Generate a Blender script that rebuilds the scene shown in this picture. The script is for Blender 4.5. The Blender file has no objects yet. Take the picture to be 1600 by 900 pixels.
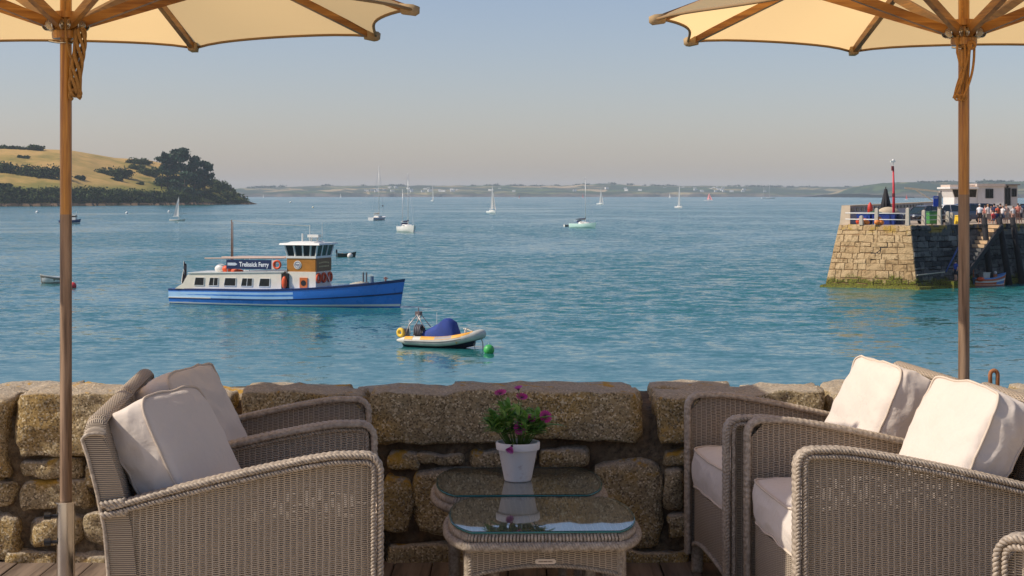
import bpy, bmesh, math, random
import numpy as np
from mathutils import Vector, Matrix, noise as mnoise
R = math.radians
random.seed(7)
rng = np.random.default_rng(7)
scene = bpy.context.scene
COL = scene.collection

# ------------------------------------------------------------------ camera
F_PX, HOR, CAM_H = 2600.0, 304.0, 1.40      # focal length and horizon in photo pixels, lens height over the deck
SEA = -6.6                                  # sea level, metres below the deck
cam_d = bpy.data.cameras.new('camera'); cam = bpy.data.objects.new('camera', cam_d); COL.objects.link(cam)
cam.location = (0, 0, CAM_H); cam.rotation_euler = (R(90), 0, 0)
cam_d.sensor_width = 36.0; cam_d.lens = 36.0 * F_PX / 1600.0
cam_d.shift_y = -(450.0 - HOR) / 1600.0
cam_d.clip_start = 0.05; cam_d.clip_end = 40000
scene.camera = cam

# ------------------------------------------------------------------ sky, sun, exposure
SUN_AZ, SUN_EL = 8.0, 43.0                  # degrees towards the camera side from due left; elevation
world = bpy.data.worlds.new('World'); scene.world = world; world.use_nodes = True
wn, wl = world.node_tree.nodes, world.node_tree.links
sky = wn.new('ShaderNodeTexSky'); sky.sky_type = 'NISHITA'; sky.sun_disc = False
sky.sun_elevation = R(SUN_EL); sky.sun_rotation = R(270 - SUN_AZ)
sky.altitude = 0; sky.air_density = 1.0; sky.dust_density = 0.95; sky.ozone_density = 7.0
wb = wn.new('ShaderNodeMix'); wb.data_type = 'RGBA'; wb.blend_type = 'MULTIPLY'; wb.inputs[0].default_value = 1.0
wb.inputs[7].default_value = (1.21, 0.93, 0.83, 1)      # the whole sky warmer, as the photograph's white balance has it
wl.new(sky.outputs[0], wb.inputs[6]); wl.new(wb.outputs[2], wn['Background'].inputs[0]); wn['Background'].inputs[1].default_value = 0.095
sun_d = bpy.data.lights.new('sun', 'SUN'); sun = bpy.data.objects.new('sun', sun_d); COL.objects.link(sun)
sun_d.energy = 3.0; sun_d.angle = R(0.6); sun_d.color = (1.0, 0.93, 0.82)
sdir = Vector((-math.cos(R(SUN_AZ)) * math.cos(R(SUN_EL)), -math.sin(R(SUN_AZ)) * math.cos(R(SUN_EL)), math.sin(R(SUN_EL))))
sun.rotation_euler = sdir.to_track_quat('Z', 'Y').to_euler(); sun.location = (-20, -5, 30)
vs = scene.view_settings
vs.view_transform = 'Standard'; vs.look = 'None'; vs.gamma = 1.0; vs.use_curve_mapping = False; vs.exposure = 0.52
scene.cycles.max_bounces = 8; scene.cycles.transparent_max_bounces = 24
scene.cycles.volume_bounces = 1
scene.cycles.use_denoising = True

# ------------------------------------------------------------------ pixel helpers (photo pixels, 1600x900)
def on_z(px, py, z):                        # the point of the plane z = const seen at that pixel
    d = F_PX * (CAM_H - z) / (py - HOR)
    return Vector(((px - 800) / F_PX * d, d, z))
def at_d(px, py, d):
    return Vector(((px - 800) / F_PX * d, d, CAM_H - (py - HOR) / F_PX * d))

# ------------------------------------------------------------------ mesh helpers
def tag(o, label=None, cat=None, group=None, kind=None):
    if label: o['label'] = label
    if cat: o['category'] = cat
    if group: o['group'] = group
    if kind: o['kind'] = kind
    return o
def thing(name, label, cat, loc=(0, 0, 0), rotz=0.0, group=None):
    o = bpy.data.objects.new(name, None); COL.objects.link(o)
    o.location = loc; o.rotation_euler = (0, 0, rotz); o.empty_display_size = 0.1
    return tag(o, label, cat, group)
def link_mesh(name, me, parent=None, loc=None, rot=None, scale=None):
    o = bpy.data.objects.new(name, me); COL.objects.link(o)
    if parent is not None: o.parent = parent
    if loc is not None: o.location = loc
    if rot is not None: o.rotation_euler = rot
    if scale is not None: o.scale = scale
    return o
def copy_tree(o, parent=None):
    c = o.copy(); COL.objects.link(c)
    if parent is not None: c.parent = parent
    for ch in o.children: copy_tree(ch, c)
    return c

class MB:
    """collects shapes; build() links them as one mesh object"""
    def __init__(s): s.v = []; s.f = []
    def add(s, vs, fs):
        n = len(s.v); s.v.extend([tuple(p) for p in vs]); s.f.extend([tuple(i + n for i in f) for f in fs]); return s
    def box(s, c, size, rot=None, top=(1, 1), shift=(0, 0)):
        hx, hy, hz = size[0] / 2, size[1] / 2, size[2] / 2
        vs = [Vector((x * hx, y * hy, -hz)) for x, y in ((-1, -1), (1, -1), (1, 1), (-1, 1))] + \
             [Vector((x * hx * top[0] + shift[0], y * hy * top[1] + shift[1], hz)) for x, y in ((-1, -1), (1, -1), (1, 1), (-1, 1))]
        if rot is not None:
            m = rot if isinstance(rot, Matrix) else Matrix.Rotation(rot, 3, 'Z')
            vs = [m @ p for p in vs]
        c = Vector(c)
        return s.add([p + c for p in vs], [(3, 2, 1, 0), (4, 5, 6, 7), (0, 1, 5, 4), (1, 2, 6, 5), (2, 3, 7, 6), (3, 0, 4, 7)])
    def bar(s, a, b, w, h=None, up=(0, 0, 1)):
        a, b = Vector(a), Vector(b); h = h or w
        t = (b - a).normalized(); u = Vector(up)
        if abs(t.dot(u)) > .99: u = Vector((1, 0, 0))
        x = t.cross(u).normalized(); y = x.cross(t)
        q = [(-1, -1), (1, -1), (1, 1), (-1, 1)]
        vs = [a + x * i * w / 2 + y * j * h / 2 for i, j in q] + [b + x * i * w / 2 + y * j * h / 2 for i, j in q]
        return s.add(vs, [(3, 2, 1, 0), (4, 5, 6, 7), (0, 1, 5, 4), (1, 2, 6, 5), (2, 3, 7, 6), (3, 0, 4, 7)])
    def tube(s, pts, r, n=8, closed=False, flat=1.0, up=None):
        pts = [Vector(p) for p in pts]; m = len(pts)
        rs = r if hasattr(r, '__len__') else [r] * m
        tang = []
        for i in range(m):
            a = pts[(i - 1) % m] if (closed or i > 0) else pts[i]
            b = pts[(i + 1) % m] if (closed or i < m - 1) else pts[i]
            tang.append((b - a).normalized())
        u = Vector(up) if up else Vector((0, 0, 1))
        if abs(tang[0].dot(u)) > .95: u = Vector((1, 0, 0))
        vs = []
        for i in range(m):
            t = tang[i]
            x = t.cross(u)
            if x.length < 1e-6: x = t.orthogonal()
            x.normalize(); y = x.cross(t).normalized()
            if not up: u = y
            for k in range(n):
                a = 2 * math.pi * k / n
                vs.append(pts[i] + x * math.cos(a) * rs[i] + y * math.sin(a) * rs[i] * flat)
        fs = []
        for i in range(m if closed else m - 1):
            j = (i + 1) % m
            for k in range(n):
                l = (k + 1) % n
                fs.append((i * n + k, i * n + l, j * n + l, j * n + k))
        if not closed:
            fs.append(tuple(reversed(range(n)))); fs.append(tuple((m - 1) * n + k for k in range(n)))
        return s.add(vs, fs)
    def lathe(s, prof, n=24, c=(0, 0, 0), cap=True):
        vs = []
        for r, z in prof:
            for k in range(n):
                a = 2 * math.pi * k / n
                vs.append((c[0] + r * math.cos(a), c[1] + r * math.sin(a), c[2] + z))
        fs = []
        for i in range(len(prof) - 1):
            for k in range(n):
                l = (k + 1) % n
                fs.append((i * n + k, i * n + l, (i + 1) * n + l, (i + 1) * n + k))
        if cap:
            fs.append(tuple(reversed(range(n)))); fs.append(tuple((len(prof) - 1) * n + k for k in range(n)))
        return s.add(vs, fs)
    def loft(s, rings, closed=True, cap=True):
        n = len(rings[0]); vs = [p for r in rings for p in r]; fs = []
        for i in range(len(rings) - 1):
            for k in range(n if closed else n - 1):
                l = (k + 1) % n
                fs.append((i * n + k, i * n + l, (i + 1) * n + l, (i + 1) * n + k))
        if cap:
            fs.append(tuple(reversed(range(n)))); fs.append(tuple((len(rings) - 1) * n + k for k in range(n)))
        return s.add(vs, fs)
    def prism(s, poly, axis, a, b):
        """2-D outline extruded along an axis ('x': poly is y,z; 'y': x,z; 'z': x,y)"""
        def P(p, t):
            return {'x': (t, p[0], p[1]), 'y': (p[0], t, p[1]), 'z': (p[0], p[1], t)}[axis]
        return s.loft([[P(p, a) for p in poly], [P(p, b) for p in poly]])
    def ball(s, c, r, nu=12, nv=8, sc=(1, 1, 1)):
        prof = [(max(1e-4, math.sin(math.pi * i / nv)) * r, -math.cos(math.pi * i / nv) * r) for i in range(nv + 1)]
        n0 = len(s.v); s.lathe(prof, nu, (0, 0, 0))
        for i in range(n0, len(s.v)):
            p = s.v[i]; s.v[i] = (p[0] * sc[0] + c[0], p[1] * sc[1] + c[1], p[2] * sc[2] + c[2])
        return s
    def torus(s, c, R_, r, axis=(0, 0, 1), n=24, m=8):
        q = Vector((0, 0, 1)).rotation_difference(Vector(axis)).to_matrix()
        pts = [Vector(c) + q @ Vector((math.cos(2 * math.pi * i / n) * R_, math.sin(2 * math.pi * i / n) * R_, 0)) for i in range(n)]
        return s.tube(pts, r, m, closed=True)
    def mesh(s, name, mat=None, smooth=False, uvmode=None, uv=True, fix=True):
        me = bpy.data.meshes.new(name); me.from_pydata(s.v, [], s.f)
        if fix:
            bm = bmesh.new(); bm.from_mesh(me); bmesh.ops.recalc_face_normals(bm, faces=bm.faces); bm.to_mesh(me); bm.free()
        if uv: box_uv(me, uvmode)
        if mat: me.materials.append(mat)
        if smooth is True: me.shade_smooth()
        elif smooth: 
            me.shade_smooth(); me.set_sharp_from_angle(angle=R(smooth))
        return me
    def build(s, name, mat=None, parent=None, smooth=False, uvmode=None, **k):
        return link_mesh(name, s.mesh(name, mat, smooth, uvmode), parent, **k)

def box_uv(me, mode=None):
    if not me.polygons: return
    uvl = me.uv_layers.new(name='UVMap')
    co = np.empty(len(me.vertices) * 3); me.vertices.foreach_get('co', co); co = co.reshape(-1, 3)
    vi = np.empty(len(me.loops), dtype=np.int64); me.loops.foreach_get('vertex_index', vi)
    nor = np.empty(len(me.polygons) * 3); me.polygons.foreach_get('normal', nor); nor = np.abs(nor.reshape(-1, 3))
    tot = np.empty(len(me.polygons), dtype=np.int64); me.polygons.foreach_get('loop_total', tot)
    ax = np.repeat(np.argmax(nor, 1), tot); c = co[vi]
    u = np.where(ax == 0, c[:, 1], c[:, 0]); v = np.where(ax == 2, c[:, 1], c[:, 2])
    if mode == 'back':
        u = c[:, 1]; v = np.where(ax == 2, c[:, 0], c[:, 2])
    uvl.data.foreach_set('uv', np.stack([u, v], 1).ravel())

def text_obj(body, size, mat, parent, loc, rot, name='lettering', extrude=.002, bold=0.0, width=None):
    cu = bpy.data.curves.new(name, 'FONT'); cu.body = body; cu.size = size; cu.extrude = extrude; cu.offset = bold
    cu.align_x = 'CENTER'; cu.align_y = 'CENTER'; cu.resolution_u = 3
    tmp = bpy.data.objects.new('tmp', cu); COL.objects.link(tmp)
    bpy.context.view_layer.update()
    me = bpy.data.meshes.new_from_object(tmp.evaluated_get(bpy.context.evaluated_depsgraph_get()))
    bpy.data.objects.remove(tmp); bpy.data.curves.remove(cu)
    me.materials.clear(); me.materials.append(mat); me.name = name
    o = link_mesh(name, me, parent, loc, rot)
    if width:
        xs = [v.co.x for v in me.vertices]; o.scale = (width / (max(xs) - min(xs)), 1, 1)
    return o

def rough_block(w, h, d, seed, n=8, rnd=.22, amp=.012, freq=9.0, square=4.0):
    """a stone: a cube grid pushed to a rounded block, then roughened. x = w, y = d (face at -y), z = h"""
    bm = bmesh.new(); bmesh.ops.create_cube(bm, size=2.0)
    bmesh.ops.subdivide_edges(bm, edges=bm.edges[:], cuts=n - 1, use_grid_fill=True)
    off = Vector((seed * 3.17, seed * 1.71, seed * .93)); m = min(w, h)
    for v in bm.verts:
        p = v.co.copy()
        k = (abs(p.x) ** square + abs(p.y) ** square + abs(p.z) ** square) ** (1 / square)
        q = p / k; p = p.lerp(q, min(1, rnd * 2.2)) if k > 1 else p
        p = Vector((p.x * w / 2, p.y * d / 2, p.z * h / 2))
        # skewed outline so no two blocks are alike
        p.x += .10 * m * mnoise.noise(Vector((p.z * 4, p.y, 0)) + off); p.z += .12 * m * mnoise.noise(Vector((p.x * 3.0, p.y, 7)) + off)
        nv = Vector((mnoise.noise(p * freq + off), mnoise.noise(p * freq + off + Vector((9, 0, 0))), mnoise.noise(p * freq + off + Vector((0, 9, 0)))))
        nv += .5 * Vector((mnoise.noise(p * freq * 2.6 + off), mnoise.noise(p * freq * 2.6 + off + Vector((5, 0, 0))), mnoise.noise(p * freq * 2.6 + off + Vector((0, 5, 0)))))
        v.co = p + nv * amp
    me = bpy.data.meshes.new('stone'); bm.to_mesh(me); bm.free(); me.shade_smooth()
    return me

def leaf_cloud(n, size, centers, radii, seed=0, flat=.75, shell=.55):
    """numpy arrays: n leaf-clump quads scattered through a set of ellipsoids"""
    g = np.random.default_rng(seed); centers = np.array(centers, float); radii = np.array(radii, float)
    w = radii.prod(1) ** (2 / 3.); w /= w.sum()
    k = g.choice(len(centers), n, p=w)
    dr = g.normal(size=(n, 3)); dr /= np.linalg.norm(dr, axis=1)[:, None]
    rad = (shell + (1 - shell) * g.random(n)) * (1 + .18 * g.normal(size=n))
    c = centers[k] + dr * rad[:, None] * radii[k]
    nn = dr + .8 * g.normal(size=(n, 3)); nn /= np.linalg.norm(nn, axis=1)[:, None]
    a = np.cross(nn, g.normal(size=(n, 3))); a /= np.linalg.norm(a, axis=1)[:, None]
    b = np.cross(nn, a); s = size * (.6 + .8 * g.random(n))[:, None]
    vs = np.stack([c - a * s, c - b * s * flat, c + a * s, c + b * s * flat], 1).reshape(-1, 3)
    fs = np.arange(n * 4).reshape(-1, 4)
    return vs, fs
def cloud_obj(name, mat, parent, *a, **k):
    vs, fs = leaf_cloud(*a, **k)
    me = bpy.data.meshes.new(name); me.from_pydata(vs.tolist(), [], fs.tolist()); me.materials.append(mat)
    return link_mesh(name, me, parent)

# ------------------------------------------------------------------ materials
def lin(r, g, b):
    return tuple(((c / 255) / 12.92 if c / 255 <= .04045 else ((c / 255 + .055) / 1.055) ** 2.4) for c in (r, g, b)) + (1,)
class Mat:
    def __init__(s, name):
        s.m = bpy.data.materials.new(name); s.m.use_nodes = True
        s.n = s.m.node_tree.nodes; s.l = s.m.node_tree.links; s.b = s.n['Principled BSDF']; s.out = s.n['Material Output']
    def node(s, t, **k):
        n = s.n.new(t)
        for a, v in k.items():
            if a == 'ins':
                for i, x in v.items(): s.put(n.inputs[i], x)
            else: setattr(n, a, v)
        return n
    def put(s, sock, x):
        if isinstance(x, bpy.types.NodeSocket): s.l.new(x, sock)
        else: sock.default_value = x
    def math(s, op, a, b=0.0, c=0.0, clamp=False):
        n = s.n.new('ShaderNodeMath'); n.operation = op; n.use_clamp = clamp
        s.put(n.inputs[0], a); s.put(n.inputs[1], b); s.put(n.inputs[2], c); return n.outputs[0]
    def mix(s, fac, a, b):
        n = s.n.new('ShaderNodeMix'); n.data_type = 'RGBA'
        s.put(n.inputs[0], fac); s.put(n.inputs[6], a); s.put(n.inputs[7], b); return n.outputs[2]
    def noise(s, scale, vec=None, detail=4, rough=.55, out=0, dist=0.0):
        n = s.n.new('ShaderNodeTexNoise'); n.inputs['Scale'].default_value = scale; n.inputs['Detail'].default_value = detail
        n.inputs['Roughness'].default_value = rough; n.inputs['Distortion'].default_value = dist
        if vec is not None: s.l.new(vec, n.inputs['Vector'])
        return n.outputs[out]
    def ramp(s, fac, stops):
        n = s.n.new('ShaderNodeValToRGB'); e = n.color_ramp.elements
        while len(e) < len(stops): e.new(.5)
        for q, (p, c) in zip(e, stops): q.position = p; q.color = c
        s.put(n.inputs[0], fac); return n.outputs[0]
    def step(s, x, lo, hi):
        n = s.n.new('ShaderNodeMapRange'); n.interpolation_type = 'SMOOTHSTEP'
        s.put(n.inputs[0], x); n.inputs[1].default_value = lo; n.inputs[2].default_value = hi; return n.outputs[0]
    def pos(s): return s.n.new('ShaderNodeNewGeometry').outputs['Position']
    def obj(s): return s.n.new('ShaderNodeTexCoord').outputs['Object']
    def scaled(s, vec, sc):
        n = s.n.new('ShaderNodeMapping'); s.l.new(vec, n.inputs[0]); n.inputs['Scale'].default_value = sc; return n.outputs[0]
    def bump(s, h, strength, dist, normal=None):
        n = s.n.new('ShaderNodeBump'); n.inputs['Strength'].default_value = strength; n.inputs['Distance'].default_value = dist
        s.put(n.inputs['Height'], h)
        if normal is not None: s.l.new(normal, n.inputs['Normal'])
        s.l.new(n.outputs[0], s.b.inputs['Normal']); return n.outputs[0]
    def set(s, **k):
        for a, v in k.items(): s.put(s.b.inputs[a.replace('_', ' ')], v)
        return s
_plain = {}
def plain(col, rough=.5, metal=0.0, var=.12, scale=6.0, coat=0.0, name=None):
    """paint, plastic, metal: a colour with slight uneven wear"""
    key = (col, rough, metal, var, scale, coat)
    if key in _plain: return _plain[key]
    M = Mat(name or 'paint_%d_%d_%d' % col); c = lin(*col)
    n = M.noise(scale, M.obj(), 5, .6)
    dark = tuple(x * (1 - var * 1.6) for x in c[:3]) + (1,); lite = tuple(min(1, x * (1 + var)) for x in c[:3]) + (1,)
    M.set(Base_Color=M.ramp(n, [(.25, dark), (.75, lite)]), Metallic=metal, Coat_Weight=coat)
    M.set(Roughness=M.math('ADD', rough - .08, M.math('MULTIPLY', n, .16)))
    _plain[key] = M.m; return M.m

def make_wicker(name, lite, dark, holes):
    M = Mat(name)
    uv = M.node('ShaderNodeUVMap').outputs[0]; sep = M.node('ShaderNodeSeparateXYZ', ins={0: uv})
    wob = M.noise(14.0, uv, 2)
    u = M.math('ADD', M.math('DIVIDE', sep.outputs[0], .0183), M.math('MULTIPLY', wob, .25))
    fl = M.math('FLOOR', u); fu = M.math('FRACT', u)
    v = M.math('ADD', M.math('DIVIDE', sep.outputs[1], .0056), M.math('MULTIPLY', M.math('MODULO', fl, 2.0), .5))
    v = M.math('ADD', v, M.math('MULTIPLY', M.noise(60.0, uv, 1), .5))
    w = M.math('MULTIPLY_ADD', M.math('COSINE', M.math('MULTIPLY', v, 2 * math.pi)), .5, .5)
    a = M.math('MULTIPLY', M.math('ABSOLUTE', M.math('SUBTRACT', fu, .5)), 2.0)
    edge = M.step(a, .70, .98)
    h = M.math('MAXIMUM', M.math('MULTIPLY', w, .75), edge)
    rib = M.math('MULTIPLY', M.math('SINE', M.math('MULTIPLY', fu, math.pi)), .35)
    big = M.noise(5.0, M.pos(), 3)
    l2 = tuple(c * .72 for c in lite[:3]) + (1,)
    col = M.mix(M.step(h, .02, .62), dark, M.mix(M.noise(240.0, uv, 2), l2, lite))
    col = M.mix(M.math('MULTIPLY', M.step(big, .35, .7), .35), col, tuple(c * .6 for c in lite[:3]) + (1,))
    M.set(Base_Color=col, Roughness=.62, Specular_IOR_Level=.35)
    M.bump(M.math('ADD', h, rib), 1.0, .0024)
    if holes:
        cell = M.node('ShaderNodeTexWhiteNoise', noise_dimensions='2D')
        cmb = M.node('ShaderNodeCombineXYZ', ins={0: fl, 1: M.math('FLOOR', M.math('ADD', v, .5))}); M.l.new(cmb.outputs[0], cell.inputs[0])
        hole = M.math('MULTIPLY', M.math('LESS_THAN', w, .17), M.math('LESS_THAN', a, .42))
        hole = M.math('MULTIPLY', hole, M.math('GREATER_THAN', cell.outputs[0], .38))
        tr = M.node('ShaderNodeBsdfTransparent'); mx = M.node('ShaderNodeMixShader', ins={0: hole, 1: M.b.outputs[0], 2: tr.outputs[0]})
        M.l.new(mx.outputs[0], M.out.inputs[0])
    return M.m
WICKER = make_wicker('wicker_weave', (.56, .445, .325, 1), (.115, .084, .058, 1), False)
WICKER_OPEN = make_wicker('wicker_open_weave', (.56, .445, .325, 1), (.115, .084, .058, 1), True)
def make_braid():
    M = Mat('wicker_braid'); o = M.obj(); n = M.noise(90.0, o, 3); b = M.noise(6.0, M.pos(), 3)
    col = M.ramp(n, [(.3, (.23, .178, .128, 1)), (.7, (.53, .43, .325, 1))])
    M.set(Base_Color=M.mix(M.math('MULTIPLY', M.step(b, .4, .7), .35), col, (.20, .165, .135, 1)), Roughness=.6)
    M.bump(M.noise(400.0, o, 2), .5, .001); return M.m
BRAID = make_braid()
def make_canvas_fabric():
    M = Mat('cream_cushion_cloth'); p = M.pos()
    n = M.noise(7.0, p, 3, .5, dist=.6)
    col = M.mix(M.noise(3.0, p, 3), (.70, .605, .52, 1), (.62, .53, .445, 1))
    M.set(Base_Color=col, Roughness=.85, Sheen_Weight=.15, Specular_IOR_Level=.2)
    b1 = M.bump(M.noise(900.0, p, 2), .12, .0006)
    M.bump(M.math('ADD', n, M.math('MULTIPLY', M.noise(22.0, p, 4, .5, dist=1.2), .35)), .45, .02, b1); return M.m
CLOTH = make_canvas_fabric()
PIPING = plain((206, 188, 168), .8, var=.06)
def make_canopy():
    M = Mat('canopy_canvas'); p = M.pos(); n = M.noise(2.5, p, 4)
    col = M.mix(n, (.84, .68, .45, 1), (.78, .61, .38, 1))
    d = M.node('ShaderNodeBsdfDiffuse', ins={0: col}); t = M.node('ShaderNodeBsdfTranslucent', ins={0: (1.0, .68, .31, 1)})
    bp = M.node('ShaderNodeBump', ins={'Strength': .2, 'Distance': .002}); M.l.new(M.noise(60.0, p, 3), bp.inputs['Height'])
    M.l.new(bp.outputs[0], d.inputs['Normal'])
    mx = M.node('ShaderNodeMixShader', ins={0: .74, 1: d.outputs[0], 2: t.outputs[0]}); M.l.new(mx.outputs[0], M.out.inputs[0]); return M.m
CANOPY = make_canopy()
def make_wood(name, a, b, gloss, axis=2, grain=60.0):
    M = Mat(name); o = M.obj(); sc = [grain] * 3; sc[axis] = grain / 22
    n = M.noise(1.0, M.scaled(o, tuple(sc)), 5, .6); k = M.noise(1.0, M.scaled(o, tuple(x * .25 for x in sc)), 3)
    col = M.ramp(n, [(.38, a), (.62, b)])
    col = M.mix(M.math('MULTIPLY', M.step(k, .45, .62), .6), col, tuple(x * .55 for x in a[:3]) + (1,))
    M.set(Base_Color=col, Roughness=gloss); M.bump(n, .35, .002); return M.m
TEAK = make_wood('varnished_teak', (.26, .10, .016, 1), (.60, .29, .06, 1), .32)
TEAK_X = make_wood('varnished_teak_rib', (.22, .08, .015, 1), (.54, .25, .055, 1), .35, axis=0)
GREYWOOD = make_wood('weathered_teak', (.13, .075, .04, 1), (.38, .245, .15, 1), .55)
STEEL = plain((205, 198, 188), .2, 1.0, var=.05, scale=20)
BLACKP = plain((28, 26, 26), .45, var=.1)
def make_granite(name, ochre, mid, pale, dark, lichen, scale=1.0):
    M = Mat(name); p = M.pos()
    cells = M.node('ShaderNodeTexVoronoi', ins={'Scale': 165.0 * scale}); M.l.new(p, cells.inputs['Vector'])
    grain = M.node('ShaderNodeSeparateColor', ins={0: cells.outputs['Color']})
    big = M.noise(3.2 * scale, p, 5, .6); fine = M.noise(30.0 * scale, p, 6, .75)
    col = M.mix(M.step(big, .38, .62), ochre, mid); col = M.mix(M.math('MULTIPLY', M.step(M.noise(1.7 * scale, p, 5, .7), .52, .70), .38), col, dark)
    col = M.mix(M.math('MULTIPLY', M.step(grain.outputs[0], .62, .8), M.step(fine, .32, .6)), col, pale)
    col = M.mix(M.math('MULTIPLY', M.step(grain.outputs[1], .64, .85), .62), col, dark)
    col = M.mix(M.math('MULTIPLY', M.step(M.noise(14.0 * scale, p, 6, .75), .54, .72), .42), col, dark)
    if lichen:
        nz = M.node('ShaderNodeSeparateXYZ', ins={0: M.n.new('ShaderNodeNewGeometry').outputs['Normal']}).outputs[2]
        up = M.step(nz, .25, .8)
        col = M.mix(M.math('MULTIPLY', up, .55), col, (.52, .46, .40, 1))  # upward faces painted paler: pale lichen and the sun on top together
        pat = M.math('MULTIPLY', M.step(M.noise(5.5, p, 6, .65), .56, .62), M.step(nz, -.1, .5))
        col = M.mix(M.math('MULTIPLY', pat, .9), col, (.60, .33, .035, 1))
    M.set(Base_Color=col, Roughness=.9, Specular_IOR_Level=.2)
    b = M.bump(M.math('ADD', fine, M.math('MULTIPLY', grain.outputs[2], .35)), 1.0, .022 / scale); return M.m
GRANITE = make_granite('wall_granite', (.52, .35, .135, 1), (.46, .35, .20, 1), (.86, .72, .48, 1), (.06, .043, .026, 1), True)
def make_mortar():
    M = Mat('wall_mortar'); p = M.pos(); n = M.noise(14.0, p, 6, .7); k = M.noise(3.0, p, 4)
    M.set(Base_Color=M.mix(M.step(k, .4, .65), M.ramp(n, [(.3, (.07, .045, .026, 1)), (.7, (.33, .22, .12, 1))]), M.ramp(M.noise(45.0, p, 5, .7), [(.35, (.12, .085, .05, 1)), (.7, (.46, .34, .20, 1))])), Roughness=.95)
    M.bump(M.math('ADD', n, M.noise(55.0, p, 5, .7)), 1.0, .03); return M.m
MORTAR = make_mortar()
def make_water():
    M = Mat('sea_water'); p = M.pos()
    # wave slopes as a field of normals, so that far ripples keep their tilt
    streak = M.noise(1.0, M.scaled(p, (.016, .013, 1)), 5, .6, dist=.6)
    py_ = M.node('ShaderNodeSeparateXYZ', ins={0: p}).outputs[1]
    rough = M.math('MULTIPLY', M.math('ADD', .40, M.math('MULTIPLY', M.step(streak, .36, .60), .75)), M.math('ADD', .22, M.math('MULTIPLY', M.step(py_, 64, 118), .78)))
    near = M.noise(1.0, M.scaled(p, (1.0, 1.3, 1)), 3, .6, out=1)
    mid = M.noise(1.0, M.scaled(p, (.26, .34, 1)), 3, .55, out=1)
    fine = M.noise(1.0, M.scaled(p, (3.4, 5.2, 1)), 2, .6, out=1)
    def vm(op, a, b=None, sc=None):
        n = M.node('ShaderNodeVectorMath', operation=op); M.put(n.inputs[0], a)
        if b is not None: M.put(n.inputs[1], b)
        if sc is not None: M.put(n.inputs['Scale'], sc)
        return n.outputs[0]
    s = vm('ADD', vm('SCALE', vm('SUBTRACT', near, (.5, .5, .5)), sc=.62), vm('SCALE', vm('SUBTRACT', mid, (.5, .5, .5)), sc=.42))
    s = vm('ADD', s, vm('SCALE', vm('SUBTRACT', fine, (.5, .5, .5)), sc=.40))
    s = vm('MULTIPLY', vm('SCALE', s, sc=rough), (1, 1, 0))
    nrm = vm('NORMALIZE', vm('ADD', vm('ADD', s, vm('SCALE', (0, -.085, 0), sc=rough)), (0, 0, 1)))
    M.l.new(nrm, M.b.inputs['Normal'])
    shal = M.noise(1.0, M.scaled(p, (.004, .012, 1)), 4)
    M.set(Base_Color=M.mix(shal, (.014, .122, .122, 1), (.022, .150, .148, 1)), Roughness=.09, IOR=1.333)
    return M.m
WATER = make_water()
# ================================================================== THE SETTING
def struct(name, o): o['kind'] = 'structure'; return o
m = MB(); m.add([(-9000, -1500, SEA), (9000, -1500, SEA), (9000, 9500, SEA), (-9000, 9500, SEA)], [(0, 1, 2, 3)])
struct('sea', m.build('sea', WATER))

def interp(tab, x):
    return float(np.interp(x, [t[0] for t in tab], [t[1] for t in tab]))
def fbm(x, y, s=0.0):
    return mnoise.fractal(Vector((x, y, s)), 1.0, 2.0, 4)
def grid_mesh(name, rows, mat, smooth=True):
    n = len(rows[0]); vs = [p for r in rows for p in r]
    fs = [(i * n + k, i * n + k + 1, (i + 1) * n + k + 1, (i + 1) * n + k) for i in range(len(rows) - 1) for k in range(n - 1)]
    mb = MB(); mb.add(vs, fs); o = mb.build(name, mat, smooth=smooth); return o

# ---- far coast: a long low ridge some 5.5 km off, and a nearer one behind the quay
def make_fields(name, haze_mix, sx, sy):
    M = Mat(name); p = M.pos()
    v = M.node('ShaderNodeTexVoronoi', ins={'Scale': 1.0}); M.l.new(M.scaled(p, (sx, sy, sy * 3)), v.inputs['Vector'])
    c = M.node('ShaderNodeSeparateColor', ins={0: v.outputs['Color']})
    col = M.ramp(c.outputs[0], [(.0, (.055, .085, .035, 1)), (.35, (.09, .12, .045, 1)), (.5, (.30, .23, .12, 1)), (.7, (.13, .15, .06, 1)), (.85, (.40, .29, .16, 1)), (1., (.06, .08, .035, 1))])
    z = M.node('ShaderNodeSeparateXYZ', ins={0: p}).outputs[2]
    wood = M.step(M.noise(1.0, M.scaled(p, (.006, .006, .05)), 5, .6), .44, .52)
    col = M.mix(M.math('MULTIPLY', wood, .9), col, (.022, .042, .026, 1))
    cliff = M.math('SUBTRACT', 1.0, M.step(M.math('ADD', z, M.math('MULTIPLY', M.noise(.012, p, 4), 26.0)), SEA + 18, SEA + 27))
    col = M.mix(cliff, col, M.ramp(M.noise(1.0, M.scaled(p, (.02, .02, .09)), 5, .7), [(.35, (.035, .045, .05, 1)), (.68, (.20, .15, .12, 1))]))
    M.set(Base_Color=col, Roughness=.95, Specular_IOR_Level=.1); return M.m
def ridge(name, tab, d0, depth, px0, px1, step, mat, cliff_h, seed):
    rows = []
    prof = [(0, 0), (.02, cliff_h), (.25, .38), (.5, .66), (.75, .9), (1.0, 1.0), (1.4, .8), (2.0, 0.0)]
    for t, hf in prof:
        r = []
        for px in np.arange(px0, px1, step):
            d = d0 + depth * t + 60 * fbm(px * .02, t, seed)
            top = (HOR - interp(tab, px)) / F_PX * (d0 + depth) + CAM_H - SEA
            top *= 1 + .05 * fbm(px * .05, 3, seed)
            z = SEA - .5 + max(0, top * hf * (1 + (.18 * fbm(px * .03, t * 3, seed + 5) if 0 < t < 1 else 0)))
            r.append(((px - 800) / F_PX * (d0 + depth * .4), d, z))
        rows.append(r)
    return struct(name, grid_mesh(name, rows, mat))
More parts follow.
